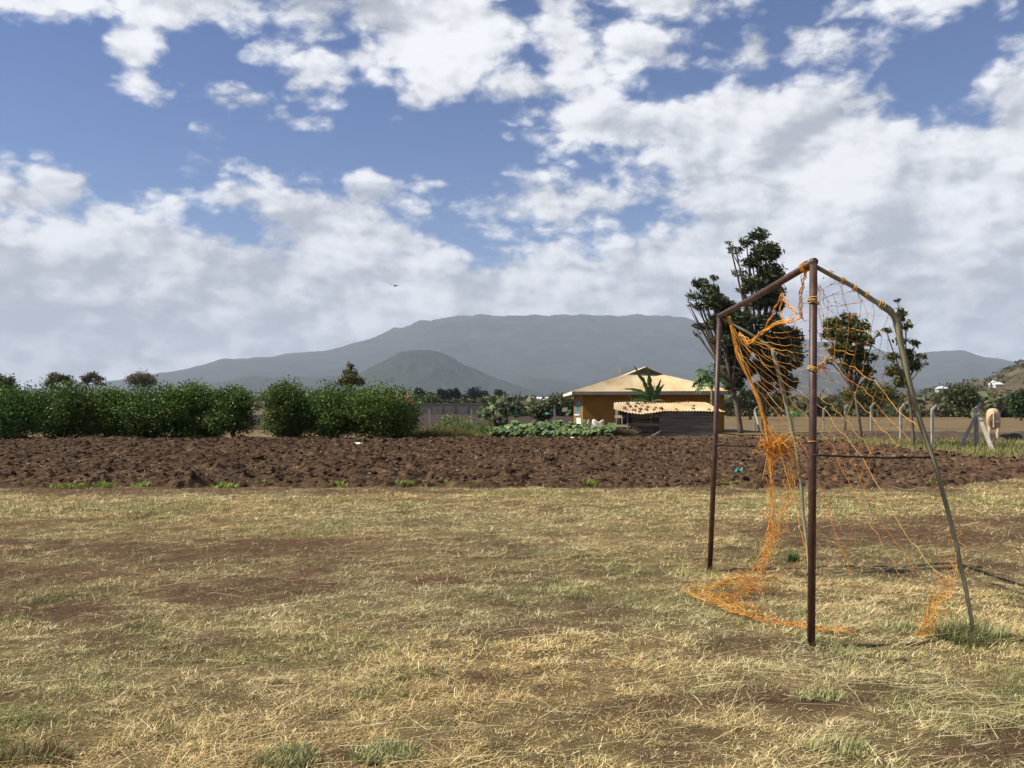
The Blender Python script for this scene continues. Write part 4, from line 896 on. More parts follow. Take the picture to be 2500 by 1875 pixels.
# blue-green rags
M['teal'] = noisy('teal_plastic', [(0.3, (0.03, 0.26, 0.22)), (0.7, (0.10, 0.42, 0.36))], 6, 5, 0.6, 0.2, 0.02)
def rag(p, s, label, mat, flat=0.5, seed=0):
    r = np.random.default_rng(seed); n = 8; u = np.linspace(-1, 1, n); U, W = np.meshgrid(u, u)
    Z = 0.5 * np.sin(U * 3 + seed) * np.cos(W * 2.4) + 0.35 * r.random(U.shape); idx = np.arange(n * n).reshape(n, n)
    g = G(); g.add(np.stack([U * s * (1 - 0.25 * np.abs(W)), W * s * 0.5, (Z * flat + 0.4) * s], -1).reshape(-1, 3), Q=np.stack([idx[:-1, :-1], idx[:-1, 1:], idx[1:, 1:], idx[1:, :-1]], -1).reshape(-1, 4))
    o = g.build('rag', mat, None, True); o.location = p; lab(o, label, 'rag'); return o
p = wp(1338, 1009, 48.9); rag((p.x, p.y, p.z - 0.12), 0.17, 'teal plastic rag caught in the strap-leaf plant', M['teal'], 0.9, 3)
p = gp(1803, 1163); rag((p.x, p.y, pl_h(p.x, p.y) - 0.02), 0.10, 'small teal plastic scrap standing in the ploughed soil beside the far goalpost', M['teal'], 1.6, 5)
p = gp(872, 1095); rag((p.x, p.y, pl_h(p.x, p.y)), 0.22, 'white plastic litter lying on the ploughed field', M['white_paint'], 0.4, 7)
p = gp(1400, 1082); rag((p.x, p.y, pl_h(p.x, p.y) + 0.02), 0.16, 'white plastic scrap at the soil edge below the vegetable patch', M['white_paint'], 0.4, 9)

# yellow-green weeds along the near edge of the ploughed soil
wd = [(78, 1188), (165, 1192), (256, 1190), (353, 1189), (443, 1188), (548, 1191), (640, 1186), (732, 1184), (808, 1188), (985, 1186), (1085, 1185), (1150, 1186), (1440, 1186), (1793, 1186), (2070, 1182), (2245, 1184)]
for i, (px, py) in enumerate(wd):
    p = gp(px, py); r = np.random.default_rng(600 + i); n = 160; g = G(); w = 0.07 + 0.10 * r.random(); x = w * r.standard_normal(n); y = 0.06 * r.standard_normal(n)
    blades(g, x, y, 0 * x - 0.03, 0.06 + 0.12 * r.random(n), 0.02 + 0.015 * r.random(n), 0.2 + 0.6 * r.random(n), 6.28 * r.random(n), palette(n, r, [(0.26, 0.34, 0.05), (0.19, 0.27, 0.05), (0.34, 0.37, 0.08)], [2, 2, 1]), 2, i)
    o = g.build('weed_tuft', M['leaf']); o.location = (p.x, p.y, 0.03); lab(o, ['leftmost', 'second', 'third', 'fourth', 'fifth', 'sixth', 'seventh', 'eighth', 'ninth', 'tenth', 'eleventh', 'twelfth', 'thirteenth', 'fourteenth', 'fifteenth', 'rightmost'][i] + ('' if i in (0, 15) else ' from the left') + ' of the yellow-green weeds along the near edge of the ploughed soil', 'weed', 'weeds along the ploughed edge')
# green tufts in the dry grass
def tuft(px, py, n, w, h, label, cols, seed):
    p = gp(px, py); r = np.random.default_rng(seed); g = G(); ra = w * np.sqrt(r.random(n)) * 0.6; aa = 6.283 * r.random(n); x = ra * np.cos(aa); y = ra * np.sin(aa) * 0.7
    blades(g, x, y, 0 * x - 0.02, h * (0.4 + 0.7 * r.random(n)), 0.003 + 0.003 * r.random(n) + 0.0003 * p.y, 0.1 + 0.55 * r.random(n), 6.28 * r.random(n), palette(n, r, cols, [1] * len(cols)), 2, seed)
    o = g.build('grass_tuft', M['straw']); o.location = p; lab(o, label, 'grass tuft')
GT = [(0.28, 0.31, 0.12), (0.38, 0.37, 0.17), (0.50, 0.44, 0.24), (0.22, 0.25, 0.10)]
tuft(2345, 1560, 850, 0.32, 0.20, 'largest pale green grass tuft at the foot of the near bent stake', GT, 701)
tuft(2200, 1540, 500, 0.26, 0.11, 'green-grey tuft left of the tuft at the near bent stake', GT, 702)
tuft(2420, 1545, 260, 0.2, 0.10, 'dark green tuft just right of the near bent stake', GT[:2], 703)
tuft(940, 1840, 600, 0.26, 0.085, 'green grass tuft at the bottom of the view left of centre', GT, 704)
tuft(700, 1850, 600, 0.24, 0.085, 'green grass tuft in the bottom edge, left of another tuft', GT, 705)
tuft(70, 1850, 600, 0.26, 0.10, 'brown-topped grass tuft in the bottom left corner', [(0.24, 0.15, 0.07), (0.30, 0.20, 0.10), (0.16, 0.19, 0.07)], 706)
tuft(2050, 1830, 420, 0.24, 0.085, 'grey-green tuft in the pale straw below the near goalpost', GT, 707)
tuft(2000, 1700, 300, 0.2, 0.08, 'small grey-green tuft just below the near goalpost', GT, 708)
tuft(1937, 1370, 220, 0.10, 0.16, 'tiny dark green weed under the net between the goalposts', [(0.09, 0.13, 0.05)], 709)

# ------------------------------------------------------------------ goal
m, nt, bs = new_mat('rusted_pipe')
f = nz(nt, 14, 8, 0.65); nt.links.new(ramp(nt, f, [(0.3, (0.034, 0.016, 0.012)), (0.5, (0.062, 0.027, 0.020)), (0.68, (0.10, 0.046, 0.028)), (0.8, (0.14, 0.08, 0.055))]), bs.inputs['Base Color'])
bs.inputs['Roughness'].default_value = 0.5; bs.inputs['Metallic'].default_value = 0.1; bump(nt, bs, nz(nt, 90, 5, 0.6), 0.25, 0.003); M['rust'] = m
M['stake'] = noisy('bent_stick', [(0.3, (0.13, 0.12, 0.075)), (0.55, (0.25, 0.23, 0.15)), (0.8, (0.36, 0.34, 0.24))], 5, 7, 0.85, 0.5, 0.004, (3, 3, 0.5))
M['wire'] = noisy('dark_wire', [(0.3, (0.02, 0.015, 0.013)), (0.7, (0.05, 0.035, 0.03))], 9, 4, 0.6, 0.0)
NB = gp(1979, 1577); NT = wp(1986, 640, NB.y); FB = gp(1730, 1390); FT = wp(1757, 771, FB.y + 0.02)
goal = empty('football_goal', NB, 'rusty brown pipe goal frame with bent wooden back stakes', 'goal')
def GO(g, name, mat, parent=goal, smooth=True):
    o = g.build(name, mat, parent, smooth); o.location = -Vector(NB); return o
GO(G().tube([NB - Vector((0, 0, 0.2)), NB.lerp(NT, 0.5) + Vector((0.004, 0, 0)), NT + Vector((0, 0, 0.02))], [0.0245] * 3, 16), 'post', M['rust'])
GO(G().tube([FB - Vector((0, 0, 0.2)), FB.lerp(FT, 0.5) + Vector((0.01, 0, 0)), FT + Vector((0, 0, 0.02))], [0.0245] * 3, 16), 'post', M['rust'])
GO(G().tube([FT + (FT - NT).normalized() * 0.02, FT.lerp(NT, 0.5) + Vector((0, 0, -0.012)), NT + (NT - FT).normalized() * 0.02], [0.025] * 3, 16), 'crossbar', M['rust'])
g = G()
for q in (NT, FT):
    V, T = IV * np.array([0.029, 0.029, 0.029]), IT; g.add(V + np.array(q), T=T)
GO(g, 'corner_welds', M['rust'])
def wob(pts, sub=5, a=0.006, seed=0):
    rr = random.Random(seed); return [Vector(tuple(p)) + Vector((rr.uniform(-a, a), rr.uniform(-a, a), rr.uniform(-a, a))) for p in catmull(pts, sub)]
S1a, S1b, S1c = NT + Vector((0.03, 0.02, -0.03)), wp(2163, 752, 5.62), gp(2390, 1566); S1c.z = -0.1
def st_r(n, a, b): return [a + (b - a) * i / (n - 1) for i in range(n)]
pts = wob([S1a, S1a.lerp(S1b, 0.5) + Vector((0, 0, 0.01)), S1b], 5, 0.003, 1); GO(G().tube(pts, st_r(len(pts), 0.014, 0.017), 8), 'top_stake', M['stake'])
low1 = [wp(2150, 742, 5.62), wp(2185, 775, 5.62), wp(2203, 850, 5.63), wp(2232, 985, 5.65), wp(2275, 1110, 5.66), wp(2320, 1270, 5.68), wp(2352, 1410, 5.69), S1c]
pts = wob(low1, 4, 0.003, 2); GO(G().tube(pts, [0.020, 0.024, 0.024] + st_r(len(pts) - 3, 0.021, 0.012), 8), 'bent_stake', M['stake'])
S2b = wp(1885, 850, 8.2)
pts = wob([FT + Vector((0.03, 0, -0.03)), wp(1830, 815, 8.2), S2b], 5, 0.003, 3); GO(G().tube(pts, st_r(len(pts), 0.013, 0.015), 7), 'top_stake', M['stake'])
low2 = [S2b, wp(1905, 925, 8.2), wp(1928, 1025, 8.2), wp(1942, 1090, 8.2), wp(1952, 1150, 8.18), wp(1962, 1260, 8.15), wp(1971, 1340, 8.1), gp(1975, 1396) - Vector((0, 0, 0.1))]
pts = wob(low2, 4, 0.003, 4); GO(G().tube(pts, st_r(len(pts), 0.021, 0.011), 7), 'bent_stake', M['stake'])
GO(G().tube(wob([wp(1986, 1111, 5.52), wp(2080, 1115, 5.57), wp(2180, 1118, 5.62), wp(2277, 1116, 5.66)], 5, 0.002, 6), 0.007, 6), 'tie_wire', M['wire'])
GO(G().tube(wob([wp(1746, 1086, 8.2), wp(1812, 1089, 8.2), wp(1875, 1091, 8.2), wp(1942, 1093, 8.2)], 5, 0.002, 7), 0.007, 6), 'tie_wire', M['wire'])

# ------------------------------------------------------------------ net
M['cord'] = attr_mat('orange_cord', 0.7, 0.25, 0.2, 12.0, transl=0.1)
net = empty('goal_net', NB, 'torn orange cord net hanging loose from the goal frame', 'net')
def NO(g, name): o = g.build(name, M['cord'], net, False); o.location = -Vector(NB); o['kind'] = 'stuff'; return o
OR = [(0.68, 0.27, 0.035), (0.72, 0.36, 0.07), (0.58, 0.19, 0.02), (0.70, 0.43, 0.12)]
def orange(rr, k=1.0): c = rr.choice(OR); q = rr.uniform(.8, 1.15) * k; return tuple(v * q for v in c)
def plerp(pts, t):
    t = max(0.0, min(1.0, t)) * (len(pts) - 1); i = min(int(t), len(pts) - 2); return Vector(tuple(pts[i])).lerp(Vector(tuple(pts[i + 1])), t - i)
def by_plane(px, py, X):                       # point of that direction on the vertical plane x = X
    d = ray(px, py); t = X / d.x; return Vector((X, d.y * t, CAM_H + d.z * t))
E1 = [wp(1779, 775, 8.15), wp(1788, 805, 8.13), wp(1797, 844, 8.12), wp(1808, 876, 8.10), wp(1826, 919, 8.08), wp(1843, 955, 8.06), wp(1856, 989, 8.05), wp(1865, 1021, 8.04), wp(1875, 1059, 8.03), wp(1879, 1090, 8.02), wp(1885, 1174, 8.0), wp(1885, 1235, 7.98), wp(1881, 1307, 7.95), wp(1871, 1347, 7.93), wp(1852, 1390, 7.9)]
E1[-1].z = 0.04
E1 = catmull(E1, 4); E2 = catmull([NT + Vector((0.02, 0, -0.1)), wp(2080, 700, 5.6), S1b, *low1[2:-1]], 4)
def sheet_pt(u, v, rr=None):
    w = u ** 1.25
    a = plerp(E1, v ** 0.95); b = plerp(E2, v)
    p = a.lerp(b, w); s = math.sin(math.pi * min(1, u))
    p.z -= 0.30 * s * (1 - v) ** 2.0 + 0.10 * s * (1 - v) * v
    p.x += 0.10 * s * math.sin(math.pi * v)
    if rr: p += Vector((rr.uniform(-1, 1), rr.uniform(-1, 1), rr.uniform(-1, 1))) * 0.014
    return p
rr = random.Random(12); NU, NV = 15, 12
nodes = {}
for i in range(-NU - 2, 2 * NU + 3):
    for j in range(NV * 2 + 1):
        u = (i + (0.5 if j % 2 else 0)) / NU
        if -0.001 <= u <= 1.001: nodes[i, j] = sheet_pt(u, j / (NV * 2), rr)
g = G()
for sgn in (1, -1):                            # whole diagonals, each broken off somewhere
    for i0 in range(-NU * 2, NU * 3):
        i = i0; run = []; stop = rr.choice([0.36, 0.42, 0.48, 0.55, 0.7, 1.0])
        if sgn < 0 and rr.random() < 0.3: continue
        first = 0 if rr.random() < 0.7 else 2
        for j in range(NV * 2 + 1):
            if j > 0:
                i = i + (1 if (j % 2 == 0) else 0) if sgn > 0 else i - (1 if (j % 2) else 0)
            if (i, j) in nodes and first <= j and j / (NV * 2) <= stop: run.append(nodes[i, j])
        if len(run) < 3: continue
        pts = []
        for a_, b_ in zip(run[:-1], run[1:]): pts += [a_, a_.lerp(b_, 0.5) + Vector((rr.uniform(-.006, .006), rr.uniform(-.006, .006), rr.uniform(-.014, -.002)))]
        pts.append(run[-1]); c = orange(rr); g.tube(pts, (0.0020 if rr.random() < 0.4 else 0.0014) if sgn > 0 else 0.0012, 4, c, False)
for (i, j), p in nodes.items():
    if j < NV * 1.2 and rr.random() < 0.7: g.add(IV * rr.uniform(0.003, 0.006) + np.array(p), T=IT, col=orange(rr, 0.9))
NO(g, 'mesh')
def strands(g, path, n, spread, rad, rr, wav=3, k=1.0, zmin=None, frac=1.0):
    for q in range(n):
        t0 = rr.uniform(0, 1 - frac) if frac < 1 else 0; t1 = t0 + frac; m_ = 16; pts = []; ph = [rr.uniform(0, 6.28) for _ in range(6)]
        off = Vector((rr.gauss(0, 1), rr.gauss(0, 1), rr.gauss(0, 1))) * spread * 0.5
        for s in range(m_ + 1):
            t = s / m_; p = plerp(path, t0 + (t1 - t0) * t)
            p = p + off + Vector((math.sin(ph[0] + t * 6.28 * wav), math.sin(ph[1] + t * 6.28 * wav * 1.3), math.sin(ph[2] + t * 6.28 * wav * 0.8))) * spread * 0.6 + Vector((rr.uniform(-1, 1), rr.uniform(-1, 1), rr.uniform(-1, 1))) * spread * 0.25
            if zmin is not None: p.z = max(p.z, zmin + rr.uniform(0, 0.02))
            pts.append(p)
        g.tube(pts, rad, 4, orange(rr, k), False)
g = G(); strands(g, E1[:40], 12, 0.016, 0.0035, rr, 3); strands(g, E1[30:], 12, 0.05, 0.0020, rr, 5); NO(g, 'gathered_edge')
g = G(); strands(g, [wp(1949, 1130, 8.05), wp(1930, 1200, 8.0), wp(1905, 1290, 7.95), wp(1880, 1360, 7.9)], 16, 0.065, 0.0018, rr, 4); NO(g, 'gathered_fold')
droop = [wp(1779, 775, 8.15), by_plane(1805, 815, 2.0), by_plane(1831, 838, 2.05), by_plane(1863, 809, 2.03), by_plane(1891, 791, 2.02), by_plane(1927, 783, 2.0), by_plane(1955, 776, 1.98)]
droop[0] = by_plane(1785, 790, 1.98)
g = G(); strands(g, droop[1:], 6, 0.014, 0.003, rr, 4); strands(g, [by_plane(1955, 776, 1.98), by_plane(1953, 720, 1.97), by_plane(1962, 675, 1.95), by_plane(1968, 650, 1.93)], 6, 0.014, 0.0028, rr, 4, 0.9)
strands(g, [by_plane(1863, 809, 2.03), by_plane(1890, 755, 2.0), by_plane(1910, 715, 1.98)], 3, 0.010, 0.0026, rr, 3); strands(g, [by_plane(1910, 715, 1.98), by_plane(1925, 745, 2.0), by_plane(1945, 762, 2.0)], 4, 0.010, 0.0028, rr, 3)
strands(g, [by_plane(1910, 715, 1.98), by_plane(1904, 760, 2.0), by_plane(1912, 783, 2.0)], 3, 0.008, 0.0024, rr, 3); NO(g, 'drooping_top_edge')
g = G()                                       # bunched net on the wire
c0 = wp(1900, 1092, 8.05)
for q in range(42):
    p = c0 + Vector((rr.gauss(0, .055) * 1.3, rr.gauss(0, .05), rr.gauss(0, .042))); pts = [p]
    for s in range(6): pts.append(c0 + (pts[-1] - c0) * 0.6 + Vector((rr.uniform(-.11, .11), rr.uniform(-.08, .08), rr.uniform(-.085, .085))))
    g.tube(catmull(pts, 2), 0.0026, 4, orange(rr), False)
NO(g, 'knotted_bunch')
gpath = [gp(1657, 1448), gp(1700, 1462), gp(1755, 1482), gp(1800, 1503), gp(1835, 1517), gp(1900, 1530), gp(1970, 1540), gp(2050, 1550), gp(2130, 1556)]
g = G(); strands(g, gpath[:6], 20, 0.08, 0.0016, rr, 6, zmin=0.025, frac=0.55); strands(g, gpath[4:], 10, 0.05, 0.0018, rr, 6, zmin=0.02, frac=0.6)
strands(g, [Vector(E1[-1]), gp(1835, 1420), gp(1800, 1428), gp(1760, 1440), gp(1690, 1450)], 12, 0.10, 0.0014, rr, 5, zmin=0.012, frac=0.5, k=0.85)
strands(g, [gp(1760, 1440), gp(1850, 1445), gp(1780, 1475)], 7, 0.16, 0.0013, rr, 5, zmin=0.012, frac=0.5, k=0.85); NO(g, 'net_on_ground')
g = G(); wis = [wp(2326, 1300, 5.9), wp(2328, 1340, 5.9), wp(2322, 1400, 5.88), wp(2308, 1450, 5.85), wp(2283, 1495, 5.8), wp(2265, 1530, 5.75), gp(2250, 1566)]
strands(g, wis, 10, 0.06, 0.0014, rr, 4, zmin=0.02, frac=0.6, k=0.95); strands(g, wis[3:], 7, 0.07, 0.0016, rr, 4, zmin=0.02, frac=0.8); NO(g, 'torn_corner')
g = G()                                       # side panel between near post and stake, loose diagonals
def side_pt(u, v):
    a = NB.lerp(NT, 0.98 - 0.66 * v) + Vector((0.025, 0.01, 0)); b = plerp(E2, 0.03 + 0.60 * v); p = a.lerp(b, u); sg = math.sin(math.pi * u)
    return p + Vector((0, 0.06 * sg, -0.07 * sg)) + Vector((rr.uniform(-1, 1), rr.uniform(-1, 1), rr.uniform(-1, 1))) * 0.012
PU, PV = 5, 9; pn = {(i, j): side_pt((i + (0.5 if j % 2 else 0)) / PU, j / (PV * 2)) for i in range(PU + 1) for j in range(PV * 2 + 1) if (i + (0.5 if j % 2 else 0)) <= PU}
for (i, j), p in pn.items():
    for i2 in ((i, i - 1) if j % 2 == 0 else (i, i + 1)):
        if (i2, j + 1) in pn and rr.random() > 0.22:
            q_ = pn[i2, j + 1]; g.tube([p, p.lerp(q_, 0.5) + Vector((0, 0, rr.uniform(-.012, 0))), q_], 0.0014, 4, orange(rr, 0.85), False)
    if rr.random() < 0.6: g.add(IV * rr.uniform(0.003, 0.006) + np.array(p), T=IT, col=orange(rr, 0.8))
NO(g, 'loose_cords')
g = G()                                       # lashings on post and crossbar
def lash(c, axis, R, n, L):
    axis = axis.normalized(); u = axis.orthogonal().normalized(); v = axis.cross(u); pts = []
    for s in range(n * 10 + 1):
        a = s / 10 * 6.283; pts.append(c + axis * (L * (s / (n * 10) - 0.5)) + (u * math.cos(a) + v * math.sin(a)) * R * (1 + 0.12 * math.sin(s * 1.7)))
    g.tube(pts, 0.0032, 5, orange(rr, 0.9), False)
pa = (NT - NB).normalized(); ca_ = (NT - FT).normalized()
lash(NB + pa * (NT - NB).length * 0.90, pa, 0.029, 3, 0.05); lash(NB + pa * (NT - NB).length * 0.895, (pa + Vector((0.5, 0, 0))).normalized(), 0.036, 2, 0.02)
lash(NB + pa * (NT - NB).length * 0.718, (pa + Vector((0.45, 0, 0))).normalized(), 0.034, 3, 0.03); lash(NB + pa * (NT - NB).length * 0.53, pa, 0.027, 1, 0.01)
lash(NT - ca_ * 0.16, ca_, 0.031, 6, 0.07); lash(S1b + Vector((-0.03, 0, 0.02)), (S1b - S1a).normalized(), 0.024, 3, 0.05)
for t in (0.2, 0.38, 0.55, 0.72): lash(S1a.lerp(S1b, t) + Vector((0, 0, 0.01)), (S1b - S1a).normalized(), 0.02, 2, 0.03)
for q in range(10):
    p = NB + pa * (NT - NB).length * 0.718 + Vector((0.03, -0.02, 0)); g.tube([p, p + Vector((rr.uniform(-.01, .05), -0.01, rr.uniform(0, .05))), p + Vector((rr.uniform(.0, .09), rr.uniform(-.03, .03), rr.uniform(-.05, .10)))], 0.003, 4, orange(rr), False)
NO(g, 'lashing')

# ------------------------------------------------------------------ concrete fence posts
def fence_post(parent, base, H, arm=(0.22, 0, 0.24), w=0.11):
    x, y = base.x, base.y; g = G(); h = w / 2; A = Vector(arm); Hs = H - A.z
    V = []
    for z, s, ox, oy in ((-0.2, 1.0, 0, 0), (Hs, 0.9, 0, 0), (H, 0.72, A.x, A.y)):
        V += [(x + ox - h * s, y + oy - h * s, z), (x + ox + h * s, y + oy - h * s, z), (x + ox + h * s, y + oy + h * s, z), (x + ox - h * s, y + oy + h * s, z)]
    Q = [(i * 4 + k, i * 4 + (k + 1) % 4, (i + 1) * 4 + (k + 1) % 4, (i + 1) * 4 + k) for i in range(2) for k in range(4)] + [(3, 2, 1, 0), (8, 9, 10, 11)]
    g.add(V, Q=Q); o = g.build('post', M['concrete'], parent); o.location = -parent.location; return Vector((x, y, Hs))
def wires(parent, tops, hs=(0.25, 0.7, 1.15, 1.5)):
    for q in hs:
        g = G()
        for a, b in zip(tops[:-1], tops[1:]):
            g.tube([(a.x, a.y, q), ((a.x + b.x) / 2, (a.y + b.y) / 2, q - 0.03), (b.x, b.y, q)], 0.004, 4, None, False)
        o = g.build('wire', M['wire'], parent); o.location = -parent.location
f1 = empty('wire_fence', gp(1049, 1044), 'row of slim concrete fence posts left of the house, behind the garden', 'fence')
tops = []
for px in (180, 285, 390, 496, 599, 704, 810, 930, 1049, 1151, 1261, 1354): tops.append(fence_post(f1, Vector((sx(px, 72.0), 72.0, 0)), 1.88, (0.02, -0.16, 0.30), 0.15))
wires(f1, tops)
f2 = empty('wire_fence', gp(2384, 1088), 'row of concrete fence posts with angled tops, right of the goal', 'fence')
tops = []
for px, py, H in ((1843, 1051, 1.75), (1930, 1049, 1.7), (2011, 1050, 1.75), (2064, 1058, 1.86), (2128, 1065, 1.92), (2200, 1074, 1.8), (2277, 1085, 1.72), (2384, 1088, 1.78)):
    tops.append(fence_post(f2, gp(px, py), H, (0.21, 0, 0.25), 0.115 if px < 2384 else 0.14))
wires(f2, tops)
p = gp(2384, 1088)
for bx, by, tx, ty in ((2343, 1089, 2385, 1012), (2425, 1099, 2387, 1010)):
    b = gp(bx, by); t = wp(tx, ty, p.y - 0.1); o = G().tube([b - Vector((0, 0, 0.08)), t], [0.085, 0.075], 4).build('brace', M['concrete'], f2); o.location = -f2.location
b = gp(1855, 1056); t = wp(1842, 1003, tops[0].y); o = G().tube([b, t], [0.07, 0.06], 4).build('brace', M['concrete'], f2); o.location = -f2.location

# ------------------------------------------------------------------ boundary wall, far trees, far houses
M['block'] = noisy('grey_block', [(0.3, (0.13, 0.115, 0.10)), (0.7, (0.19, 0.17, 0.15))], 0.6, 8, 0.95, 0.0, 0.03)
wall = empty('boundary_wall', (sx(1180, 262), 262, 0), 'long grey block boundary wall across the far field', 'wall')
x0 = sx(985, 262); nW = 10; pw = (sx(1298, 262) - x0) / nW
for i in range(nW):
    o = G().box((x0 + pw * (i + 0.5), 262, 1.55), (pw - 0.12, 0.2, 3.3)).build('panel', M['block'], wall); o.location = -wall.location
    o = G().box((x0 + pw * i, 262, 1.6), (0.35, 0.35, 3.5)).build('pier', M['block'], wall); o.location = -wall.location
o = G().box((x0 + pw * nW / 2, 262, 3.27), (pw * nW, 0.34, 0.1)).build('coping', M['concrete'], wall); o.location = -wall.location

def gz(x, y): return float(terrain_z(np.array([x]), np.array([y]))[0])
FG = [(0.045, 0.06, 0.022), (0.03, 0.045, 0.018), (0.075, 0.085, 0.03)]
def far_tree(name, label, cx, base_y, lob, Y, n, leaf, cols, seed, cat='tree', group=None, r0=0.2, clusters=60, cs=0.42, bias=(0, 0, 0.2), shell=0.3, tx=None):
    X = ray(K_(tx if tx is not None else cx), 1000).x * Y; z0 = gz(X, Y); b = Vector((X, Y, z0)); root = empty(name, b, label, cat, group)
    L = [(l[0] - b.x, l[1] - b.y, l[2] - b.z, *l[3:]) for l in lobes_px(lob, Y, 0.5)]
    foliage(L, n, leaf[0], leaf[1], cols, [3, 2, 1] if len(cols) == 3 else [1] * len(cols), seed, clusters, cs, shell, bias).build('crown', M['leaf'], root)
    branchy((0, 0, 0), L, r0, seed, 'trunk', 1, None, root, 0.45)
EU = [(0.022, 0.030, 0.022), (0.016, 0.022, 0.018), (0.035, 0.042, 0.03)]
eu = [(906, [(906, 848, 7, 7), (913, 853, 5, 5), (903, 858, 6, 5)], 'dark eucalyptus beside the orange roof, at the left end of the row'),
      (930, [(928, 854, 5, 4), (936, 857, 5, 5)], 'low dark tree between the leftmost eucalyptus and the tall pair'),
      (958, [(954, 850, 7, 7), (963, 852, 7, 6), (958, 862, 7, 8)], 'dark broad-headed eucalyptus left of the slender one'),
      (974, [(972, 848, 4, 6), (976, 858, 4, 6), (971, 866, 4, 5)], 'slender dark eucalyptus in the middle of the far row'),
      (985, [(983, 850, 6, 8), (984, 860, 5, 6)], 'narrow upright dark eucalyptus right of the slender one'),
      (997, [(992, 860, 7, 7), (1001, 862, 7, 6)], 'squat dark tree between the narrow eucalyptus and the largest round one'),
      (1026, [(1023, 848, 12, 9), (1030, 855, 12, 8), (1020, 862, 12, 8)], 'largest round dark tree in the far row beyond the block wall'),
      (1050, [(1047, 855, 5, 8), (1056, 863, 8, 4), (1064, 862, 6, 4)], 'low dark tree right of the largest round one in the far row'),
      (1080, [(1078, 852, 8, 8), (1085, 857, 8, 6)], 'dark round tree above the pruned papaya clump')]
for i, (cx, lob, lb_) in enumerate(eu): far_tree('eucalyptus_tree', lb_, cx, 0, lob, 420 + 6 * i, 1500, (1.3, 0.7), EU, 800 + i, 'tree', 'dark trees beyond the block wall', 0.35, 40)
bs_ = [(928, [(928, 872, 22, 12), (915, 878, 14, 8), (942, 876, 14, 9)], 300, 'olive green round bush behind the wall under the far dark trees'),
       (990, [(975, 876, 18, 9), (1000, 877, 20, 9), (1020, 874, 16, 10)], 305, 'wide olive thicket behind the middle of the block wall'),
       (1065, [(1050, 872, 20, 10), (1075, 872, 22, 12), (1100, 874, 18, 10)], 300, 'brighter olive thicket behind the right part of the block wall'),
       (1140, [(1128, 872, 14, 9), (1148, 874, 14, 10)], 280, 'grey-green thicket right of the pruned papaya clump'),
       (1170, [(1160, 888, 12, 12), (1172, 892, 12, 14), (1182, 884, 9, 9)], 110, 'grey-green loose bush behind the strap-leaf plant'),
       (1210, [(1195, 872, 18, 10), (1216, 870, 20, 12), (1228, 878, 12, 10)], 190, 'dark green rounded bush just left of the house eave')]
for i, (cx, lob, Y, lb_) in enumerate(bs_): far_tree('thicket_bush', lb_, cx, 0, lob, Y, 2600, (0.9 * Y / 300 + 0.1, 0.45 * Y / 300 + 0.05), [(0.085, 0.095, 0.032), (0.055, 0.068, 0.025), (0.12, 0.12, 0.045)], 830 + i, 'bush', 'bushes beyond the far field', 0.2, 60)
far_tree('flat_topped_tree', 'sparse flat-topped acacia standing alone behind the left hedge', 200, 0, [(186, 815, 10, 4), (200, 812, 12, 5), (214, 818, 9, 5), (190, 822, 12, 4), (210, 826, 9, 4), (222, 830, 6, 3), (180, 826, 6, 3)], 150, 900, (0.42, 0.24), [(0.15, 0.135, 0.085), (0.11, 0.105, 0.065), (0.19, 0.17, 0.11)], 850, r0=0.16, clusters=60, cs=0.5, shell=0.1)
far_tree('flat_topped_tree', 'wide dome-shaped acacia behind the left hedge', 305, 0, [(290, 818, 14, 6), (305, 814, 18, 7), (322, 818, 14, 6), (280, 826, 9, 5), (332, 826, 10, 5), (305, 826, 20, 7)], 150, 2600, (0.36, 0.2), [(0.20, 0.175, 0.115), (0.15, 0.135, 0.085), (0.25, 0.21, 0.14)], 852, r0=0.2, clusters=70, cs=0.5)
far_tree('branchy_tree', 'brown-tipped tree rising above the second hedge bush', 128, 0, [(118, 815, 9, 8), (128, 818, 10, 8), (142, 818, 10, 6), (108, 828, 8, 7), (150, 826, 10, 5)], 70, 1800, (0.22, 0.10), [(0.09, 0.085, 0.04), (0.06, 0.065, 0.03), (0.20, 0.14, 0.08)], 854, r0=0.12, clusters=40)
far_tree('leafy_tree', 'dull green tree behind the leftmost hedge bush, at the picture edge', 5, 0, [(0, 830, 22, 16), (20, 826, 12, 12), (-15, 840, 20, 16), (15, 842, 18, 12)], 60, 3200, (0.20, 0.10), [(0.07, 0.085, 0.03), (0.05, 0.065, 0.025), (0.10, 0.10, 0.04)], 856, r0=0.15)
far_tree('blossom_tree', 'conical tree with yellow blossom spikes behind the right hedge', 757, 0, [(757, 792, 5, 8), (752, 805, 9, 6), (764, 808, 8, 6), (757, 818, 14, 7), (742, 826, 13, 6), (772, 824, 13, 7)], 62, 2200, (0.22, 0.09), [(0.06, 0.075, 0.03), (0.09, 0.10, 0.035), (0.30, 0.22, 0.06)], 858, r0=0.10, clusters=44, shell=0.2)
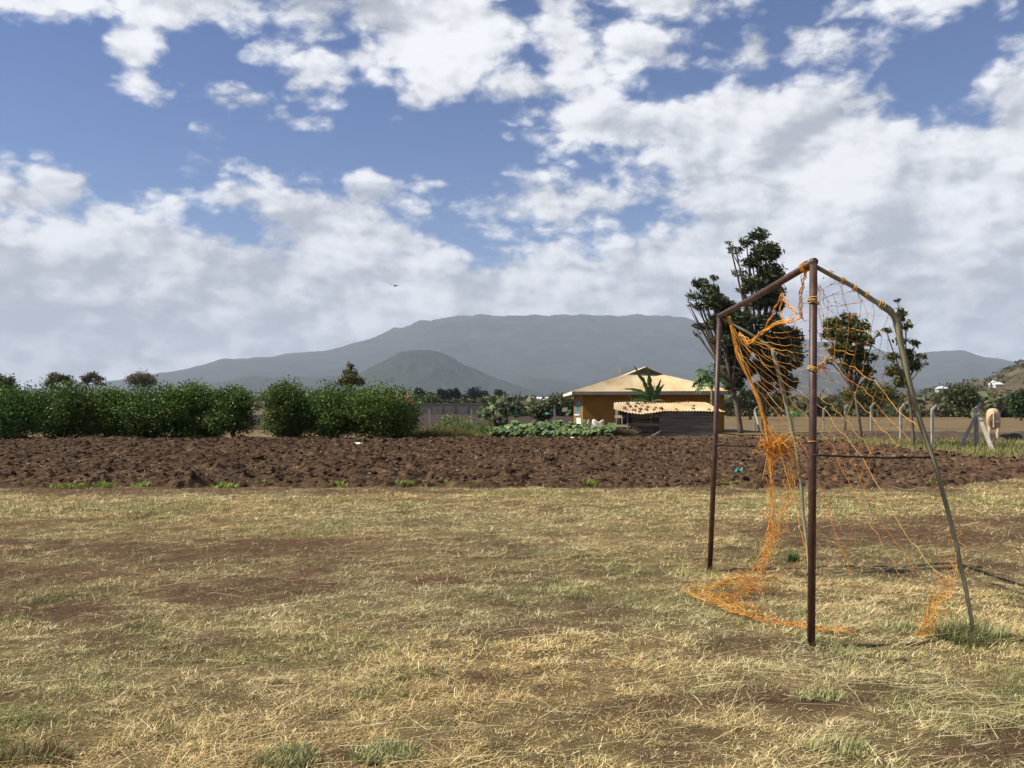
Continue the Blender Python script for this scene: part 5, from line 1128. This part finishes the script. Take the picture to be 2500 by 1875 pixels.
# right-hand plain
far_tree('umbrella_tree', 'dark spreading tree beyond the fence, right of the bent stake', 2078, 0, [(2060, 850, 22, 10), (2085, 848, 22, 10), (2095, 862, 18, 12), (2068, 864, 20, 10), (2100, 872, 14, 10)], 150, 3200, (0.5, 0.26), [(0.055, 0.07, 0.02), (0.035, 0.05, 0.018), (0.09, 0.095, 0.028)], 860, r0=0.25, tx=2096)
far_tree('umbrella_tree', 'wide flat olive tree behind the young round-crowned tree', 1880, 0, [(1840, 852, 26, 10), (1870, 845, 30, 11), (1905, 846, 30, 11), (1930, 856, 22, 10), (1870, 862, 34, 10)], 170, 4200, (0.55, 0.28), [(0.10, 0.105, 0.03), (0.07, 0.08, 0.026), (0.14, 0.13, 0.045)], 862, r0=0.3, tx=1885)
far_tree('leafy_tree', 'dark green tree at the right picture edge beyond the fence', 2205, 0, [(2195, 868, 14, 16), (2215, 860, 16, 18), (2205, 884, 18, 14)], 120, 3000, (0.4, 0.2), [(0.045, 0.075, 0.022), (0.03, 0.055, 0.018), (0.07, 0.10, 0.03)], 864, r0=0.2)
far_tree('leafy_tree', 'dark thicket tree low behind the two tall wind-bent trees', 1620, 0, [(1600, 868, 24, 14), (1640, 862, 26, 16), (1680, 868, 24, 14), (1570, 872, 18, 10)], 130, 3600, (0.4, 0.2), [(0.045, 0.06, 0.022), (0.03, 0.045, 0.018), (0.07, 0.08, 0.03)], 866, r0=0.25)
# scrub over plain and hillside: nobody could count it
def scrub(name, n, y0, y1, az0, az1, size, cols, seed, label, per=40, zf=gz, tall=0.7):
    r = np.random.default_rng(seed); a = az0 + (az1 - az0) * r.random(n); d = y0 + (y1 - y0) * r.random(n) ** 1.2
    X = d * np.sin(a); Y = d * np.cos(a); S = size * (0.45 + 0.9 * r.random(n) ** 1.5) * (0.8 + d / y1 * 0.5)
    Z = np.array([zf(x, y) for x, y in zip(X, Y)])
    P = unit(r, n * per).reshape(n, per, 3) * (0.35 + 0.65 * r.random((n, per, 1))) * S[:, None, None] * np.array([1, 1, tall]); P[..., 2] = np.abs(P[..., 2]) * 1.5
    P += np.stack([X, Y, Z], -1)[:, None, :]; P = P.reshape(-1, 3); N_ = len(P)
    ax = unit(r, N_); b = np.cross(ax, unit(r, N_)); s = np.repeat(S, per)[:, None] * 0.26
    V = np.stack([P - ax * s, P + b * s * 0.7, P + ax * s, P - b * s * 0.7], 1).reshape(-1, 3)
    c = np.repeat(palette(n, r, cols, [1] * len(cols)), per, 0) * (0.8 + 0.4 * r.random((N_, 1)))
    g = G(); g.add(V, Q=np.arange(N_)[:, None] * 4 + np.array([[0, 1, 2, 3]]), col=np.repeat(c, 4, 0)); lab(g.build(name, M['leaf']), label, 'scrub', kind='stuff')
SC = [(0.085, 0.10, 0.04), (0.06, 0.075, 0.03), (0.12, 0.115, 0.055), (0.14, 0.12, 0.065)]
from mathutils.bvhtree import BVHTree
bpy.context.view_layer.update()
hs = bpy.data.objects['hillside']; bv = BVHTree.FromPolygons([v.co[:] for v in hs.data.vertices], [p.vertices[:] for p in hs.data.polygons])
def hill_z(x, y):
    h = bv.ray_cast(Vector((x, y, 2000)), Vector((0, 0, -1))); g_ = gz(x, y)
    return max(g_, h[0].z) if h[0] is not None else g_
scrub('plain_scrub', 900, 190, 520, -0.02, 0.56, 4.2, SC, 900, 'olive scrub and thornbush across the plain beyond the right-hand fence', 44, hill_z)
scrub('hillside_scrub', 750, 420, 1250, 0.30, 0.62, 4.6, SC, 902, 'scattered scrub on the brown hillside at right', 30, hill_z)
scrub('distant_scrub', 1300, 520, 2600, -0.56, 0.40, 7.5, SC, 904, 'hazy belt of far scrub along the foot of the hills', 26)
# far houses
M['iron_white'] = noisy('pale_iron_roof', [(0.3, (0.66, 0.66, 0.66)), (0.7, (0.82, 0.82, 0.82))], 0.5, 4, 0.5, 0.0)
M['orange_roof'] = noisy('orange_roof', [(0.3, (0.50, 0.13, 0.06)), (0.7, (0.62, 0.20, 0.09))], 0.8, 6, 0.8, 0.0)
M['pale_wall'] = noisy('pale_wall', [(0.3, (0.42, 0.40, 0.36)), (0.7, (0.55, 0.53, 0.48))], 0.8, 6, 0.9, 0.0)
def hit(px, py):
    d = ray(px, py); d = d / d.y; t = 120.0
    while t < 4000:
        if CAM_H + d.z * t < hill_z(d.x * t, t): return t
        t *= 1.01
    return None
def far_house(px, py_base, Y, W, Hw, Hr, label, roofmat, zf=hill_z, D=None, rz=0.0):
    X = ray(px, 1000).x * Y; h_ = hit(px, py_base) if py_base is not None else None
    if h_ is not None and zf is hill_z: W *= min(1.6, h_ / Y); Hw *= min(1.3, h_ / Y); Hr *= min(1.3, h_ / Y); Y = h_; X = ray(px, 1000).x * Y
    z = zf(X, Y); D = D or W * 0.7
    root = empty('far_house', (X, Y, z), label, 'house', 'far houses with pale roofs', rz)
    G().box((0, 0, Hw / 2 - 0.8), (W, D, Hw + 1.6)).build('wall', M['pale_wall'], root)
    w, d = W / 2 + 0.4, D / 2 + 0.4
    g = G(); g.add([(-w, -d, Hw), (w, -d, Hw), (w, d, Hw), (-w, d, Hw), (-w * 0.45, 0, Hw + Hr), (w * 0.45, 0, Hw + Hr), (-w, -d, Hw - 0.12), (w, -d, Hw - 0.12), (w, d, Hw - 0.12), (-w, d, Hw - 0.12)], Q=[(0, 1, 5, 4), (2, 3, 4, 5), (6, 7, 1, 0), (7, 8, 2, 1), (8, 9, 3, 2), (9, 6, 0, 3), (9, 8, 7, 6)], T=[(1, 2, 5), (3, 0, 4)]); g.build('roof', roofmat, root)
    for q in (-0.28, 0.12): G().box((q * W, -D / 2 - 0.02, Hw * 0.5), (W * 0.13, 0.05, Hw * 0.35)).build('window', M['glass'], root)
    G().box((0.33 * W, -D / 2 - 0.02, Hw * 0.36), (W * 0.11, 0.05, Hw * 0.72)).build('door', M['dark'], root)
far_house(978, None, 300, 11, 2.6, 4.0, 'house with bright orange roof peeping out right of the hedge', M['orange_roof'], D=9)
far_house(2437, 946, 700, 6, 1.8, 1.8, 'largest white-roofed house on the right-hand hillside', M['iron_white'])
far_house(2421, 945, 720, 3.6, 1.7, 1.6, 'small white-roofed house left of the largest one on the hillside', M['iron_white'])
far_house(2428, 938, 730, 3.6, 1.7, 1.6, 'white-roofed house just uphill of the largest one on the hillside', M['iron_white'])
far_house(2162, 958, 420, 3.6, 1.7, 1.6, 'white hut in the scrub, left of the young sparse tree', M['iron_white'])
far_house(2183, 956, 430, 3.6, 1.7, 1.8, 'white hut in the scrub nearest the sparse young tree trunk', M['iron_white'])
far_house(2253, 948, 640, 5, 1.7, 1.8, 'faint white roof at the foot of the far hill, right of the sparse tree', M['iron_white'])
far_house(2300, 956, 520, 6, 2.2, 1.6, 'small grey-white roof left of the dark spreading tree', M['iron_white'])
far_house(1937, 958, 420, 6, 2.2, 1.8, 'white roof showing low between the tall trees and near goalpost', M['iron_white'])
far_house(1794, None, 215, 4.6, 1.7, 1.0, 'white-roofed low outbuilding right of the yellow house', M['iron_white'], D=4)
far_house(1297, 969, 900, 16, 3, 3, 'leftmost white roof in the far village left of the yellow house', M['iron_white'])
far_house(1316, 970, 900, 10, 3, 3, 'second white roof in the far village left of the yellow house', M['iron_white'])
far_house(1338, 967, 900, 9, 3, 3, 'upper white roof in the far village nearest the yellow house', M['iron_white'])
far_house(1345, 970, 880, 11, 3, 3, 'lower white roof in the far village nearest the yellow house', M['iron_white'])

# ------------------------------------------------------------------ cow and bird
def skin_obj(name, joints, edges, mat, sub=2, root=0):
    me = bpy.data.meshes.new(name); me.from_pydata([j[:3] for j in joints], edges, []); o = bpy.data.objects.new(name, me); COL.objects.link(o)
    md = o.modifiers.new('skin', 'SKIN'); md.use_smooth_shade = True; o.modifiers.new('sub', 'SUBSURF').levels = sub; o.modifiers['sub'].render_levels = sub
    for i, j in enumerate(joints): me.skin_vertices[0].data[i].radius = (j[3], j[4] if len(j) > 4 else j[3])
    me.skin_vertices[0].data[root].use_root = True; me.materials.append(mat); return o
M['hide'] = noisy('cream_hide', [(0.3, (0.42, 0.29, 0.19)), (0.7, (0.58, 0.43, 0.30))], 3, 5, 0.8, 0.1, 0.01)
J = [(-0.62, 0, 1.02, .25, .27), (-0.3, 0, 0.98, .28, .30), (0.1, 0, 0.96, .29, .31), (0.45, 0, 1.0, .25, .29), (0.62, 0, 1.16, .16, .18),   # trunk with hump
     (0.82, 0, 0.98, .13, .17), (1.02, 0, 0.72, .11, .13), (1.12, 0, 0.56, .11, .11), (1.2, 0, 0.40, .075, .075),                          # neck lowered, head, muzzle
     (-0.66, 0.15, 0.80, .13), (-0.60, 0.15, 0.56, .09), (-0.70, 0.15, 0.36, .05), (-0.66, 0.15, 0.06, .045), (-0.62, 0.15, 0.0, .05),
     (-0.66, -0.15, 0.80, .13), (-0.52, -0.15, 0.56, .09), (-0.60, -0.15, 0.36, .05), (-0.54, -0.15, 0.06, .045), (-0.50, -0.15, 0.0, .05),
     (0.45, 0.14, 0.72, .10), (0.46, 0.14, 0.40, .06), (0.45, 0.14, 0.06, .045), (0.49, 0.14, 0.0, .05),
     (0.40, -0.14, 0.72, .10), (0.36, -0.14, 0.40, .06), (0.33, -0.14, 0.06, .045), (0.37, -0.14, 0.0, .05),
     (1.06, 0.16, 0.72, .03), (1.06, -0.16, 0.72, .03), (-0.88, 0, 1.10, .03), (-0.95, 0, 0.85, .025), (-0.94, 0, 0.5, .04)]
E = [(0, 1), (1, 2), (2, 3), (3, 4), (3, 5), (5, 6), (6, 7), (7, 8), (0, 9), (9, 10), (10, 11), (11, 12), (12, 13), (0, 14), (14, 15), (15, 16), (16, 17), (17, 18), (3, 19), (19, 20), (20, 21), (21, 22), (3, 23), (23, 24), (24, 25), (25, 26), (6, 27), (6, 28), (0, 29), (29, 30), (30, 31)]
cow = skin_obj('cow', J, E, M['hide'], 2, 1); cow.scale = (1.22,) * 3; cow.location = (sx(2424, 43.0), 43.0, 0.0); cow.rotation_euler = (0, 0, math.radians(62)); lab(cow, 'cream-coloured cow grazing behind the braced fence post, tail toward the camera', 'cow')
M['bird'] = noisy('brown_plumage', [(0.3, (0.07, 0.03, 0.015)), (0.7, (0.22, 0.10, 0.04))], 6, 5, 0.8, 0.0)
p = wp(965, 698, 45)
V = []; 
g = G(); prof = [(-0.17, .004, .0), (-0.12, .02, .0), (-0.05, .035, .0), (0.03, .038, .005), (0.09, .026, .012), (0.12, .026, .016), (0.145, .016, .014), (0.17, .003, .008)]
g.tube([(q[0], 0, q[2]) for q in prof], [q[1] for q in prof], 8)
for s in (-1, 1):
    st = [(0.05, -0.05, 0.0, 0.01), (0.06, -0.06, 0.09, 0.045), (0.04, -0.05, 0.17, 0.055), (-0.01, -0.055, 0.25, 0.04), (-0.05, -0.06, 0.30, 0.02)]
    Vw = []
    for xf, xb, yy, zz in st: Vw += [(xf, s * yy, zz + .004), (xb, s * yy, zz), (xf, s * yy, zz - .004)]
    g.add(Vw, Q=[(i * 3 + a, i * 3 + b, i * 3 + 3 + b, i * 3 + 3 + a) for i in range(4) for a, b in ((0, 1), (1, 2), (2, 0))])
g.add([(-0.12, -0.015, 0), (-0.12, 0.015, 0), (-0.25, 0.05, -0.005), (-0.22, 0, -0.003), (-0.25, -0.05, -0.005)], T=[(0, 1, 3), (1, 2, 3), (0, 3, 4)])
bird = g.build('bird', M['bird'], None, False); bird.location = p; bird.rotation_euler = (math.radians(6), 0, math.radians(70)); lab(bird, 'small brown bird gliding in front of the clouds', 'bird')

# ------------------------------------------------------------------ haze
hz = G().box((0, 0, 747), (36200, 36200, 1506)).build('haze', M['dark']); hz['kind'] = 'stuff'
hm = bpy.data.materials.new('haze_air'); hm.use_nodes = True; nt = hm.node_tree; nt.nodes.clear()
pv = nt.nodes.new('ShaderNodeVolumePrincipled'); pv.inputs['Color'].default_value = (0.70, 0.81, 1.0, 1); pv.inputs['Density'].default_value = 6.0e-5; pv.inputs['Anisotropy'].default_value = 0.0
ou = nt.nodes.new('ShaderNodeOutputMaterial'); nt.links.new(pv.outputs[0], ou.inputs['Volume'])
hz.data.materials.clear(); hz.data.materials.append(hm)
